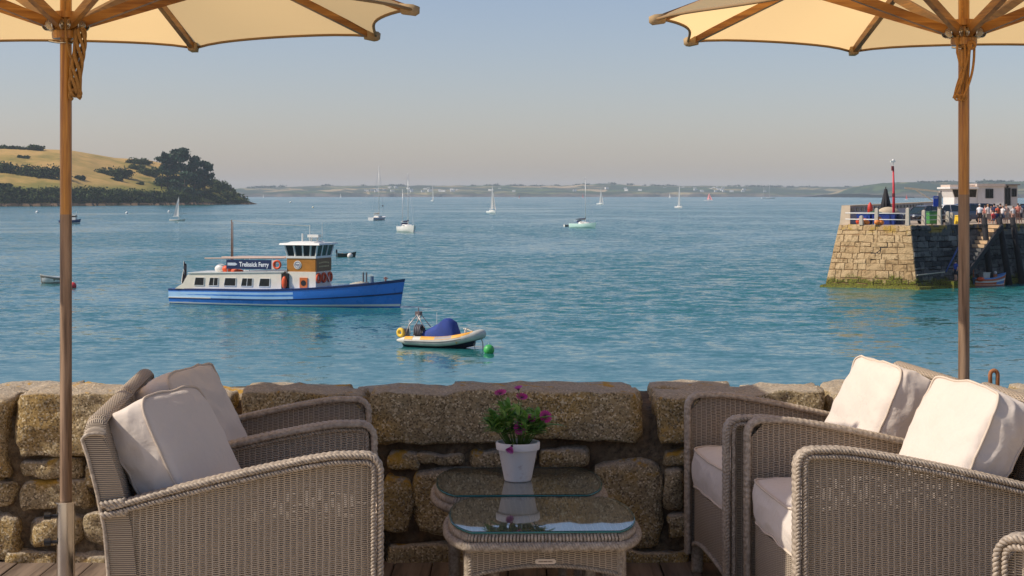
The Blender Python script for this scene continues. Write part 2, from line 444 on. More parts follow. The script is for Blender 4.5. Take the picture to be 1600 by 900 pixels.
FAR_TAB = [(-700, 290), (340, 295), (380, 293.5), (450, 290.5), (520, 290), (600, 289.5), (700, 290), (760, 289.5), (840, 290.5), (900, 289.5), (960, 286.5), (1000, 289), (1060, 291), (1130, 290), (1200, 291.5), (1260, 292.5), (1330, 292), (1400, 291), (2300, 289)]
NEAR_TAB = [(1370, 305), (1395, 299), (1415, 291), (1440, 286), (1470, 284.5), (1500, 285), (1550, 284), (1600, 285), (1700, 283), (2300, 284)]
ridge('far_hills', FAR_TAB, 5600, 900, -700, 2300, 5, make_fields('far_fields', 0, .004, .0025), .34, 1.0)
ridge('hills_beyond_quay', NEAR_TAB, 4000, 800, 1380, 2300, 5, make_fields('quay_fields', 0, .006, .003), .25, 2.0)
TREE_FAR = Mat('far_tree_green'); TREE_FAR.set(Base_Color=(.03, .05, .03, 1), Roughness=.9); TREE_FAR = TREE_FAR.m
# hedges and woods along the far skyline, a mass nobody could count
cs, rs = [], []
for tab, d0, px0, px1 in ((FAR_TAB, 6450, 350, 1420), (NEAR_TAB, 4750, 1420, 1700)):
    for k in range(150 if d0 > 6000 else 70):
        px = random.uniform(px0, px1)
        if fbm(px * .02, 1.3) < -.05: continue
        q = at_d(px, interp(tab, px) + .6, d0); s = random.uniform(4, 9); cs.append(q); rs.append((s * 2.4, s, s * .8))
tag(cloud_obj('far_treeline', TREE_FAR, None, 6000, 3.0, cs, rs, seed=3), 'dark woods and hedges along the far shore skyline', 'woods', kind='stuff')
mb = MB()
for k in range(70):
    px = random.choice([random.gauss(1110, 40), random.gauss(690, 30), random.gauss(1130, 25), random.uniform(560, 1000), random.gauss(600, 25)])
    t = random.uniform(.2, .8); d = 5600 + 900 * t
    top = (HOR - interp(FAR_TAB, px)) / F_PX * 6500 + CAM_H - SEA
    s = random.uniform(4, 8); mb.box(((px - 800) / F_PX * 5960, d - 10, SEA + top * (.3 + .7 * t)), (s * 1.7, s, s * .9), random.uniform(-.4, .4))
tag(mb.build('far_village', plain((235, 230, 222), .8, scale=.02)), 'scatter of tiny white houses on the far shore', 'village', kind='stuff')

# ---- headland on the left
HL_SKY = [(-900, 215), (-60, 226), (0, 232), (60, 232), (110, 234), (180, 246), (230, 249), (262, 256), (300, 276), (340, 288), (365, 302), (395, 316.5), (402, 318.5)]
HL_SHORE = [(-900, 325), (0, 322.5), (100, 322), (230, 321), (330, 320), (402, 319.2)]
def make_headland():
    M = Mat('headland_grass'); p = M.pos(); z = M.node('ShaderNodeSeparateXYZ', ins={0: p}).outputs[2]
    n = M.noise(.03, p, 6, .65); k = M.noise(.009, p, 4)
    col = M.ramp(M.math('ADD', M.math('MULTIPLY', n, .6), M.math('MULTIPLY', k, .4)), [(.36, (.12, .13, .03, 1)), (.46, (.36, .25, .07, 1)), (.56, (.54, .33, .11, 1)), (.68, (.30, .23, .06, 1))])
    low = M.math('SUBTRACT', 1.0, M.step(M.math('ADD', z, M.math('MULTIPLY', n, 8.0)), SEA + 15, SEA + 24))
    col = M.mix(M.math('MULTIPLY', low, .75), col, (.13, .15, .03, 1))
    rock = M.math('SUBTRACT', 1.0, M.step(z, SEA + 1.6, SEA + 2.6))
    col = M.mix(rock, col, M.ramp(M.noise(.25, p, 5, .7), [(.35, (.03, .022, .016, 1)), (.7, (.26, .18, .11, 1))]))
    M.set(Base_Color=col, Roughness=.95, Specular_IOR_Level=.1); return M.m
def hl_point(px, t):
    d0 = F_PX * (CAM_H - SEA) / (interp(HL_SHORE, px) - HOR)
    dr = 250 * min(1, max(.1, (402 - px) / 160))
    d = d0 + dr * t
    top = (HOR - interp(HL_SKY, px)) / F_PX * (d0 + dr) + CAM_H - SEA
    hf = float(np.interp(t, [0, .02, .06, .10, .3, .6, .85, 1.0, 1.4, 2.0], [0, .03, .07, .20, .37, .66, .9, 1.0, .85, -.1]))
    if px > 300: hf = max(hf, min(1, t * 1.6)) if t < 1.0 else hf
    z = SEA - .4 + max(0, top) * hf + (1.0 * fbm(px * .04, t * 6) if .05 < t < .95 else 0)
    return Vector(((px - 800) / F_PX * d, d, z))
ts = [0, .01, .02, .04, .06, .08, .10, .14, .2, .3, .4, .5, .6, .7, .8, .9, 1.0, 1.15, 1.4, 2.0]
struct('headland', grid_mesh('headland', [[hl_point(px, t) for px in np.arange(-900, 403, 6)] for t in ts], make_headland()))
def make_scrub(name, a, b):
    M = Mat(name); n = M.noise(.18, M.pos(), 5, .7)
    M.set(Base_Color=M.ramp(n, [(.35, a), (.68, b)]), Roughness=.9, Specular_IOR_Level=.15); return M.m
SCRUB = make_scrub('gorse_green', (.018, .03, .010, 1), (.075, .10, .03, 1))
PINE = make_scrub('pine_green', (.008, .022, .016, 1), (.075, .13, .075, 1))
BARK = plain((70, 55, 45), .9, scale=.4)
# shore rocks and the dark bank, each one mass
mb = MB()
for k in range(420):
    px = random.uniform(-60, 396); q = hl_point(px, random.uniform(0, .055)); s = random.uniform(.9, 2.4) * (1.0 if px < 330 else .6)
    mb.box((q.x, q.y - random.uniform(0, 8), SEA + s * .3), (s * 3.2, s * 1.6, s), random.uniform(-.5, .5), top=(.6, .5))
tag(mb.build('shore_rocks', plain((112, 88, 66), .95, var=.35, scale=.4)), 'brown tideline rocks along the foot of the headland', 'rocks', kind='stuff')
cs, rs = [], []
for k in range(330):
    px = random.uniform(-80, 385) if k > 60 else random.uniform(300, 388)
    t = random.uniform(.05, .115) if px < 300 else random.uniform(.05, .95)
    q = hl_point(px, t); s = random.uniform(2.2, 4.2) * (1 if px < 300 else .85)
    if px > 360: s *= .6
    cs.append(q + Vector((0, 0, s * .3))); rs.append((s * 2.0, s * 1.3, s))
tag(cloud_obj('bank_scrub', SCRUB, None, 26000, .85, cs, rs, seed=5), 'dark scrub covering the bank above the shore rocks', 'scrub', kind='stuff')
BUSH = [((-10, 262, 60, 20), 'dark gorse patch at the left edge of the headland field'),
        ((62, 271, 78, 22), 'long dark gorse patch on the headland just left of the parasol pole'),
        ((8, 291, 34, 8), 'small dark bush low on the headland at the left edge'),
        ((176, 270, 52, 17), 'broad dark gorse clump in the middle of the golden headland field'),
        ((182, 280, 14, 7), 'little round bush directly below the broad gorse clump'),
        ((212, 253, 42, 10), 'dark thicket under the headland skyline left of the pines'),
        ((217, 263, 26, 10), 'mid green bush just below the skyline thicket'),
        ((238, 271, 34, 18), 'leafy bush at the left foot of the pine clump'),
        ((122, 277, 16, 8), 'small bush just right of the parasol pole on the headland'),
        ((35, 229, 76, 8), 'long dark hedge along the top of the headland'),
        ((262, 286, 44, 22), 'rounded scrub under the left pines'),
        ((40, 246, 20, 5), 'tiny dark bush high in the golden field'),
        ((220, 287, 12, 4), 'tiny dark tuft right of centre low in the headland field')]
for i, ((px, py, w, h), lab) in enumerate(BUSH):
    best = min((abs((HOR - (hl_point(px, t).z - CAM_H) / hl_point(px, t).y * F_PX) - (py + h * .25)), t) for t in np.arange(.1, 1.0, .02))
    q = hl_point(px, best[1]); sc = q.y / F_PX; g = np.random.default_rng(i)
    n = max(4, int(w / 5)); cc = [(q.x + g.uniform(-.5, .5) * w * sc * .85, q.y + g.uniform(-4, 4), q.z + g.uniform(0, .4) * h * sc) for _ in range(n)]
    rr = [(g.uniform(.6, 1.1) * h * sc * .75 + w * sc * .05, h * sc * .5, g.uniform(.35, .6) * h * sc) for _ in range(n)]
    b = thing('gorse_bush', lab, 'bush', (0, 0, 0), group='bushes on the headland')
    cloud_obj('foliage', SCRUB, b, 260 * n, .8, cc, rr, seed=20 + i, shell=.3)
PINES = [((262, 300, 240, 24), 'pine tree at the left of the headland clump, flat topped'),
         ((283, 304, 231, 27), 'tallest pine in the middle of the headland clump'),
         ((303, 306, 243, 25), 'broad pine right of the tallest in the headland clump'),
         ((320, 308, 252, 18), 'rightmost wind-bent pine of the headland clump'),
         ((252, 288, 238, 13), 'slim pine with a bare trunk at the left edge of the clump'),
         ((290, 309, 268, 30), 'low dark pine filling the front of the headland clump')]
for i, ((px, yb, yt, hw), lab) in enumerate(PINES):
    g = np.random.default_rng(60 + i); t0 = .30 if i != 5 else .18
    q = hl_point(px, t0); q.z = min(q.z, CAM_H - (yb - HOR) / F_PX * q.y); sc = q.y / F_PX; ztop = CAM_H - (yt - HOR) * sc
    tr = thing('pine_tree', lab, 'tree', (q.x, q.y, q.z), group='pines on the headland')
    H_ = ztop - q.z; W_ = hw * sc
    lean = g.uniform(-.06, .1) * H_
    tb = MB(); tb.tube([(0, 0, -1), (lean * .3, 0, H_ * .35), (lean, 0, H_ * .9)], [.6, .45, .15], 7)
    cc, rr = [], []
    for k in range(20 if i != 4 else 6):
        z = H_ * g.uniform(.28 if i < 4 else .1, .93); spread = W_ * (1 - .55 * (z / H_ - .45) ** 2 * 3) * .8
        a = g.uniform(0, 2 * math.pi); x = lean * z / H_ + math.cos(a) * spread * g.uniform(.2, .85); y = math.sin(a) * spread * .6
        tb.tube([(lean * z / H_ * .8, 0, z * .75), (x * .6, y * .6, z * .95), (x, y, z)], [.25, .16, .06], 5)
        cc.append((x, y, z)); rr.append((W_ * g.uniform(.25, .42), W_ * .32, H_ * g.uniform(.055, .10)))
    cc.append((lean, 0, H_ * .93)); rr.append((W_ * .35, W_ * .3, H_ * .07))
    tb.build('trunk', BARK, tr, smooth=True)
    cloud_obj('crown', PINE, tr, 4200 if i != 4 else 900, .85, cc, rr, seed=80 + i, shell=.3)

# ---- terrace: deck boards on a base, and the rock face under it
mb = MB(); mb.box((0, .2, -3.6), (24, 13.2, 6.9)); struct('terrace', mb.build('terrace_base', MORTAR))
deck = bpy.data.objects.new('deck', None); COL.objects.link(deck); deck['kind'] = 'structure'
DECKW = make_wood('deck_board_wood', (.11, .078, .06, 1), (.25, .185, .14, 1), .55, axis=1, grain=40)
bm_ = MB(); bm_.box((0, 0, 0), (.138, 1.76, .026)); bme = bm_.mesh('board', DECKW)
for i in range(44):
    link_mesh('board', bme, deck, (-3.1 + i * .1435, 5.48 + (i * 37 % 5) * .004, -.016 + (i % 3) * .0012))
mb = MB(); mb.box((0, 5.5, -.085), (24, 1.75, .1)); d0 = mb.build('deck_bed', plain((40, 34, 30), .9)); d0.parent = deck
# unseen pale slab added this side of the boards, bouncing sunlight onto the furniture
BOUNCE_PALE = plain((212, 197, 174), .85, var=.12, scale=2)
mb = MB(); mb.box((0, -.85, -.05), (16, 10.9, .1)); struct('bounce_slab', mb.build('bounce_slab', BOUNCE_PALE))

# ---- garden wall of granite blocks
WY = 6.34; WT = .635
wall = thing('granite_wall', 'low lichen spotted wall of rough granite blocks at the terrace edge', 'wall', (0, 0, 0))
def wall_core():
    bm = bmesh.new(); nx, nz = 520, 36
    rows = []
    for j in range(nz + 1):
        r = []
        for i in range(nx + 1):
            x = -5.2 + 10.4 * i / nx; z = -.08 + (WT - .005) * j / nz
            y = WY + .040 + .030 * fbm(x * 5, z * 6, 2.2) - .02 * max(0, fbm(x * 2, z * 3, 8)) + .020 * fbm(x * 17, z * 19, 5.1)
            r.append((x, y, z))
        rows.append(r)
    rows.append([(r[0], WY + .5, WT - .03 + .02 * fbm(r[0] * 3, 4)) for r in rows[-1]]); rows.append([(r[0], WY + .52, -.3) for r in rows[0]])
    return rows
wc = grid_mesh('mortar', wall_core(), MORTAR); wc.parent = wall
def px_stone(x0, y0, x1, y1, seed, depth=.16, out=.0, grow=0, **k):
    x0 -= grow; x1 += grow; y0 -= grow * .8; y1 += grow * .8
    a = at_d(x0, y0, WY); b = at_d(x1, y1, WY); w, h = b.x - a.x, a.z - b.z
    me = rough_block(w, h, depth, seed, n=max(6, min(22, int(w / .035))), **k); me.materials.append(GRANITE)
    return link_mesh('stone', me, wall, ((a.x + b.x) / 2, WY + depth / 2 - .012 + out, (a.z + b.z) / 2))
sd = 1
for x0, x1, y0, y1 in ((-420, -150, 617, 690), (-144, 16, 620, 745), (26, 362, 616, 716), (372, 570, 612, 690), (578, 1006, 614, 693), (1024, 1290, 612, 690), (1297, 1560, 612, 692), (1566, 1800, 614, 694), (1806, 2100, 612, 690)):
    px_stone(x0, y0, x1, y1, sd, depth=.30, out=-.015, rnd=.16, amp=.019, square=6); sd += 1
# the back row of the coping, seen only as the far edge of the top
for k in range(17):
    x = -3.1 + k * .38 + random.uniform(-.03, .03); w = random.uniform(.33, .40)
    me = rough_block(w, .15, .26, 50 + k, n=9, rnd=.2, amp=.014, square=5); me.materials.append(GRANITE)
    link_mesh('stone', me, wall, (x, WY + .41, WT - .085 + random.uniform(-.012, .016)))
LOW = [(28, 720, 128, 748), (134, 722, 240, 762), (30, 754, 142, 797), (-34, 806, 26, 874), (52, 812, 128, 852), (134, 806, 250, 852), (8, 866, 84, 904), (92, 864, 200, 902), (-60, 752, 20, 796),
       (150, 768, 236, 800), (612, 711, 650, 731), (596, 744, 640, 832), (646, 732, 764, 838), (604, 850, 706, 894), (655, 712, 724, 726), (716, 846, 820, 886), (770, 740, 870, 836), (828, 846, 930, 890),
       (735, 706, 830, 730), (845, 708, 920, 730), (876, 742, 926, 838), (934, 722, 1032, 858), (1042, 734, 1068, 792), (1042, 802, 1072, 842), (942, 866, 1076, 888), (1040, 704, 1100, 728),
       (1078, 720, 1180, 790), (1084, 800, 1200, 880), (1190, 712, 1290, 800), (1300, 706, 1440, 800), (1210, 810, 1330, 884), (1340, 812, 1470, 884), (1450, 704, 1580, 800), (1480, 810, 1640, 884),
       (250, 712, 360, 790), (260, 800, 390, 880), (368, 704, 470, 780), (398, 790, 520, 882), (478, 702, 588, 790), (526, 800, 598, 884)]
for r in LOW:
    px_stone(*r, sd, depth=.15, out=.004, grow=4, rnd=.32, amp=.020, square=3.6); sd += 1
for k in range(14):
    w = random.uniform(.2, .36); x = (-2.05 - k % 7 * .36) if k < 7 else (2.05 + k % 7 * .36)
    for z, h in ((.31, .2), (.1, .18)):
        me = rough_block(w, h, .14, 90 + k, n=8, rnd=.4, amp=.014, square=3.2); me.materials.append(GRANITE); link_mesh('stone', me, wall, (x + random.uniform(-.04, .04), WY + .07, z))
# iron mooring loop set in the wall top
mb = MB(); q = at_d(1553, 600, WY + .32)
pts = [(-.013, 0, -.06), (-.015, 0, .03)] + [(-.015 * math.cos(a), 0, .036 + .018 * math.sin(a)) for a in np.linspace(0, math.pi, 9)] + [(.015, 0, .03), (.013, 0, -.06)]
mb.tube(pts, .0085, 8); lp = mb.build('mooring_loop', plain((150, 98, 62), .8, var=.3, scale=40), None, smooth=True, loc=q)
tag(lp, 'upright rusty iron loop on the wall top behind the right chairs', 'iron loop')

# ---- haze: one closed box of thin pale air round everything
H = Mat('haze_air'); H.n.remove(H.b)
pv = H.node('ShaderNodeVolumePrincipled', ins={'Color': (.88, .92, 1.0, 1), 'Density': 7.5e-5, 'Anisotropy': .0}); H.l.new(pv.outputs[0], H.out.inputs['Volume'])
mb = MB(); mb.box((0, 4000, 33.6), (18400, 11400, 82.8)); hz = mb.build('haze', H.m); tag(hz, 'thin pale summer haze over the bay', 'haze', kind='stuff')
hz.display_type = 'WIRE'
# ================================================================== TERRACE FURNITURE
CW, CF = .345, .385                          # half width and front of a chair
def arm_z(x):
    s = max(0.0, (.26 - x) / .64); return .655 - .135 * s ** 1.25
def arm_path(n=46):
    pts = [(x, arm_z(x)) for x in np.linspace(-.385, CF - .05, n)]
    for a in np.linspace(R(80), 0, 7): pts.append((CF - .05 + .045 * math.cos(a), .655 - .045 + .045 * math.sin(a)))
    pts += [(CF - .005, z) for z in np.linspace(.59, .07, 26)]
    return pts
def resample(pts, step):
    P = np.array(pts, float); s = np.concatenate([[0], np.cumsum(np.linalg.norm(np.diff(P, axis=0), axis=1))])
    t = np.linspace(0, s[-1], max(2, int(s[-1] / step))); return np.stack([np.interp(t, s, P[:, k]) for k in range(P.shape[1])], 1), t
def swept(mb, pts, hw, hh, y0, period, amp, n=12):
    """flat woven rail: rounded section swept along an x-z path, swelling at each wrap"""
    P, t = resample(pts, period / 6.0); rings = []
    T = np.gradient(P, axis=0); T /= np.linalg.norm(T, axis=1)[:, None]
    for i in range(len(P)):
        b = 1 + amp * (abs(math.sin(math.pi * t[i] / period)) - .6); nx, nz = -T[i][1], T[i][0]; ring = []
        for k in range(n):
            a = 2 * math.pi * k / n; cx, cy = math.cos(a), math.sin(a)
            cx = math.copysign(abs(cx) ** .6, cx); cy = math.copysign(abs(cy) ** .8, cy)
            ring.append((P[i][0] + nx * cy * hh * b, y0 + cx * hw * (1 + amp * .3 * (b - 1)), P[i][1] + nz * cy * hh * b))
        rings.append(ring)
    mb.loft(rings)
def twist(mb, pts3, rad, pitch, r, strands=2, n=5):
    P, t = resample(pts3, pitch / 7.0)
    T = np.gradient(P, axis=0); T /= np.linalg.norm(T, axis=1)[:, None]
    for s in range(strands):
        out = []
        for i in range(len(P)):
            tv = Vector(T[i]); u = tv.cross(Vector((0, 1, 0)) if abs(tv.y) < .8 else Vector((0, 0, 1))).normalized(); w = tv.cross(u)
            a = 2 * math.pi * (t[i] / pitch + s / strands); out.append(Vector(P[i]) + (u * math.cos(a) + w * math.sin(a)) * rad)
        mb.tube(out, r, n)

def make_chair():
    t = thing('wicker_armchair', 'x', 'armchair')
    path = arm_path()
    for sy in (-1, 1):
        poly = [(-.375, .10), (CF - .02, .10)] + [(CF - .02, .60)] + [(x, arm_z(x) - .012) for x in np.linspace(CF - .06, -.375, 24)]
        mb = MB(); mb.prism(poly, 'y', sy * (CW - .024), sy * (CW - .019)); mb.build('side_panel', WICKER_OPEN, t)
        mb = MB(); swept(mb, path, .025, .0105, sy * (CW - .026), .0185, .26); rail = mb.build('arm_rail', BRAID, t, smooth=True)
        mb = MB(); off = [(x + (.0 if z < .6 and x > .33 else 0), sy * (CW + .0), z) for x, z in path]; twist(mb, off, .0045, .022, .0048)
        inn = [(x - .02, sy * (CW + .001), z) if x > CF - .012 else (x, sy * (CW + .001), z - .018) for x, z in path if x < CF - .04 or x > CF - .012]
        twist(mb, inn, .004, .020, .0042); mb.build('braid', BRAID, rail, smooth=True)
        for sx in (-1, 1):
            mb = MB(); x0, y0 = (.345 if sx > 0 else -.335), sy * (CW - .035)
            prof = [(.020, 0), (.021, .004)]
            for k in range(9): prof += [(.0235, .010 + k * .012), (.021, .016 + k * .012)]
            mb.lathe(prof, 12, (x0, y0, 0)); mb.build('leg', BRAID, t, smooth=True)
    # back: profile swept across
    front = [(-.300, .10), (-.305, .34), (-.318, .46), (-.345, .58), (-.378, .68), (-.398, .745)]
    top = [(-.405 + .030 * math.cos(a) - .012, .752 + .026 * math.sin(a)) for a in np.linspace(R(20), R(170), 7)]
    back = [(-.452, .735), (-.435, .66), (-.410, .56), (-.390, .46), (-.380, .34), (-.378, .10)]
    prof = front + top + back
    ys = [-CW + .01, -CW + .014, -CW + .022, -CW + .034] + list(np.linspace(-CW + .06, CW - .06, 9)) + [CW - .034, CW - .022, CW - .014, CW - .01]
    rings = []
    for y in ys:
        e = min(CW - .01 - abs(y), .05) / .05; k = .30 + .70 * math.sqrt(max(0, 1 - (1 - e) ** 2))
        c = (-.375, .40); rings.append([((p[0] - (p[1] - .1) * -.09 + .33) * 1 + (p[1] - .1) * -.09 - .33, y, p[1] if p[1] < .7 else .7 + (p[1] - .7) * k) for p in prof])
    mb = MB(); mb.loft(rings); bk = mb.build('backrest', WICKER, t, smooth=35, uvmode='back')
    for sy in (-1, 1):
        y = sy * (CW - .008); mb = MB()
        mb.tube([(p[0] - .002, y, p[1] if p[1] < .7 else .7 + (p[1] - .7) * .38) for p in reversed(back)] + [(p[0], y, .7 + (p[1] - .7) * .38) for p in reversed(top)], .006, 6)
        for z in (.505, .535):
            x = -.318 - (z - .46) * .23; twist(mb, [(-.40, y + sy * .006, z - .006), (x, y + sy * .006, z + .004)], .006, .026, .006)
        mb.build('edge_cord', BRAID, bk, smooth=True)
    # apron under the seat, bowed forward, arched below
    rows = []
    for j in range(7):
        r = []
        for k in range(25):
            y = -CW + .04 + (2 * CW - .08) * k / 24; u = 2 * k / 24 - 1; zb = .10 + .05 * (1 - u * u)
            r.append((CF - .028 + .022 * (1 - u * u), y, zb + (.33 - zb) * j / 6))
        rows.append(r)
    rows.append([(.30, p[1], .33) for p in rows[-1]]); rows.append([(.30, p[1], .10) for p in rows[0]])
    n = 25; mb = MB(); mb.add([p for r in rows for p in r], [(i * n + k, i * n + k + 1, (i + 1) * n + k + 1, (i + 1) * n + k) for i in range(len(rows) - 1) for k in range(n - 1)])
    mb.build('apron', WICKER, t, smooth=40)
    mb = MB(); twist(mb, [(CF - .024 + .022 * (1 - u * u), u * (CW - .04), .10 + .05 * (1 - u * u)) for u in np.linspace(-1, 1, 15)], .004, .02, .005); mb.build('apron_trim', BRAID, t, smooth=True)
    mb = MB(); mb.box((0, 0, .31), (.66, 2 * CW - .05, .02)); mb.build('seat_base', WICKER, t)
    return t

def cushion_mesh(name, w, h, t, seed, n=32, edge=.62, wrinkle=.010):
    """box cushion: w (y) x h (z) face, t thick (x), with soft rounded corners and a piped seam along both faces"""
    bm = bmesh.new(); bmesh.ops.create_cube(bm, size=2.0); bmesh.ops.subdivide_edges(bm, edges=bm.edges[:], cuts=n - 1, use_grid_fill=True)
    off = Vector((seed * 2.3, seed * 5.1, seed))
    def place(a, y, z):
        k = (abs(y) ** 11 + abs(z) ** 11) ** (1 / 11.) if (y or z) else 0
        m_ = max(abs(y), abs(z)); s = (m_ / k) if k else 1
        yy, zz = y * s, z * s
        crown = (max(0, 1 - yy ** 2) ** .5) * (max(0, 1 - zz ** 2) ** .5)
        th = t / 2 * (edge + (1.18 - edge) * crown ** .8)
        side = 1 - .045 * (1 - a * a) * 0 + .035 * (1 - a * a)
        pinch = 1 - .05 * (1 - max(0, 1 - (yy * zz) ** 2))
        return Vector((a * th, yy * w / 2 * side * pinch * (1 - .03 * (1 - zz * zz)), zz * h / 2 * side * pinch * (1 - .03 * (1 - yy * yy))))
    def puff(a, y, z):
        p = place(a, y, z)
        r = p * 7 + off; wv = mnoise.noise(r) + .7 * (1 - abs(mnoise.noise(Vector((p.x * 16, p.y * 7, p.z * 13)) + off)) * 2.2)
        nrm = Vector((p.x / t ** 1.2, p.y / w, p.z / h)).normalized(); return p + nrm * wv * wrinkle * (.75 if max(abs(y), abs(z)) < .97 else 1.05)
    for v in bm.verts: v.co = puff(*v.co)
    me = bpy.data.meshes.new(name); bm.to_mesh(me); bm.free(); me.shade_smooth(); me.materials.append(CLOTH)
    pm = MB()
    for a in (-1, 1):
        pts = []
        for k in range(128):
            u = k / 128 * 8; sgn = [(-1 + u, -1), (1, -3 + u), (5 - u, 1), (-1, 7 - u)][int(u // 2)]
            pts.append(puff(a, *sgn) * 1.004 + Vector((a * .0015, 0, 0)))
        pm.tube(pts, .0040, 6, closed=True)
    return me, pm.mesh('piping', PIPING, True)
seatm = [cushion_mesh('seat_cushion', .60, .66, .150, s, edge=.80, wrinkle=.006) for s in (1, 2)]
backm = [cushion_mesh('back_cushion', .48, .385, .155, s, edge=.70, wrinkle=.011) for s in (11, 17, 23, 29)]

chair0 = make_chair()
def put_chair(first, phi, corner, local, label):
    c = chair0 if first else copy_tree(chair0)
    a = R(phi); off = Vector((local[0] * math.cos(a) - local[1] * math.sin(a), local[0] * math.sin(a) + local[1] * math.cos(a), 0))
    c.location = Vector((corner.x, corner.y, 0)) - off; c.rotation_euler = (0, 0, a); c['label'] = label; c['group'] = 'wicker armchairs on the terrace'
    return c
def local_to(c, p):
    a = c.rotation_euler.z; return Vector((c.location.x + p[0] * math.cos(a) - p[1] * math.sin(a), c.location.y + p[0] * math.sin(a) + p[1] * math.cos(a), p[2]))
def dress(c, k, seat_label, back_label, tilt=24, yaw=0.0, dy=0.0, dx=0.0):
    me, pm = seatm[k % 2]
    s = thing('seat_cushion', seat_label, 'cushion', local_to(c, (.055, 0, .400)), c.rotation_euler.z, 'cream seat cushions')
    cu = link_mesh('cover', me, s, rot=(0, R(-90), 0)); link_mesh('piping', pm, cu)
    me, pm = backm[k]
    b = thing('back_cushion', back_label, 'cushion', local_to(c, (-.215 + dx, dy, .612)), c.rotation_euler.z + yaw, 'cream back cushions')
    cu = link_mesh('cover', me, b, rot=(0, R(-tilt), 0)); link_mesh('piping', pm, cu)
AR = .655
ch_ln = put_chair(True, 6.2, on_z(597, 712, AR), (CF, -CW), 'grey wicker armchair at the front left, nearest on its side')
ch_lf = put_chair(False, 6.2, on_z(578, 622, AR), (CF, CW), 'grey wicker armchair against the wall on the left')
ch_rn = put_chair(False, 184.8, on_z(1245, 705, AR), (CF, CW), 'grey wicker armchair on the right with sunlit cushions, nearer of its pair')
ch_rf = put_chair(False, 185.5, on_z(1070, 616, AR), (CF, -CW), 'grey wicker armchair against the wall on the right')
ch_c = put_chair(False, 143, on_z(1553, 838, AR), (CF, CW), 'pale wicker armchair of which only an arm corner shows at bottom right')
dress(ch_ln, 0, 'cream seat cushion of the front left armchair, edge peeping past its arm', 'cream back cushion leaning in the front left armchair', 27, -.30, -.02)
dress(ch_lf, 1, 'cream seat cushion of the left armchair by the wall', 'cream back cushion in the left armchair by the wall, behind another cushion', 27, -.25, .0)
dress(ch_rn, 2, 'cream seat cushion of the nearer right armchair', 'bright cream back cushion in the nearer right armchair', 26, .10, .03)
dress(ch_rf, 3, 'cream seat cushion of the right armchair by the wall', 'bright cream back cushion in the right armchair by the wall', 24, .06, .04)

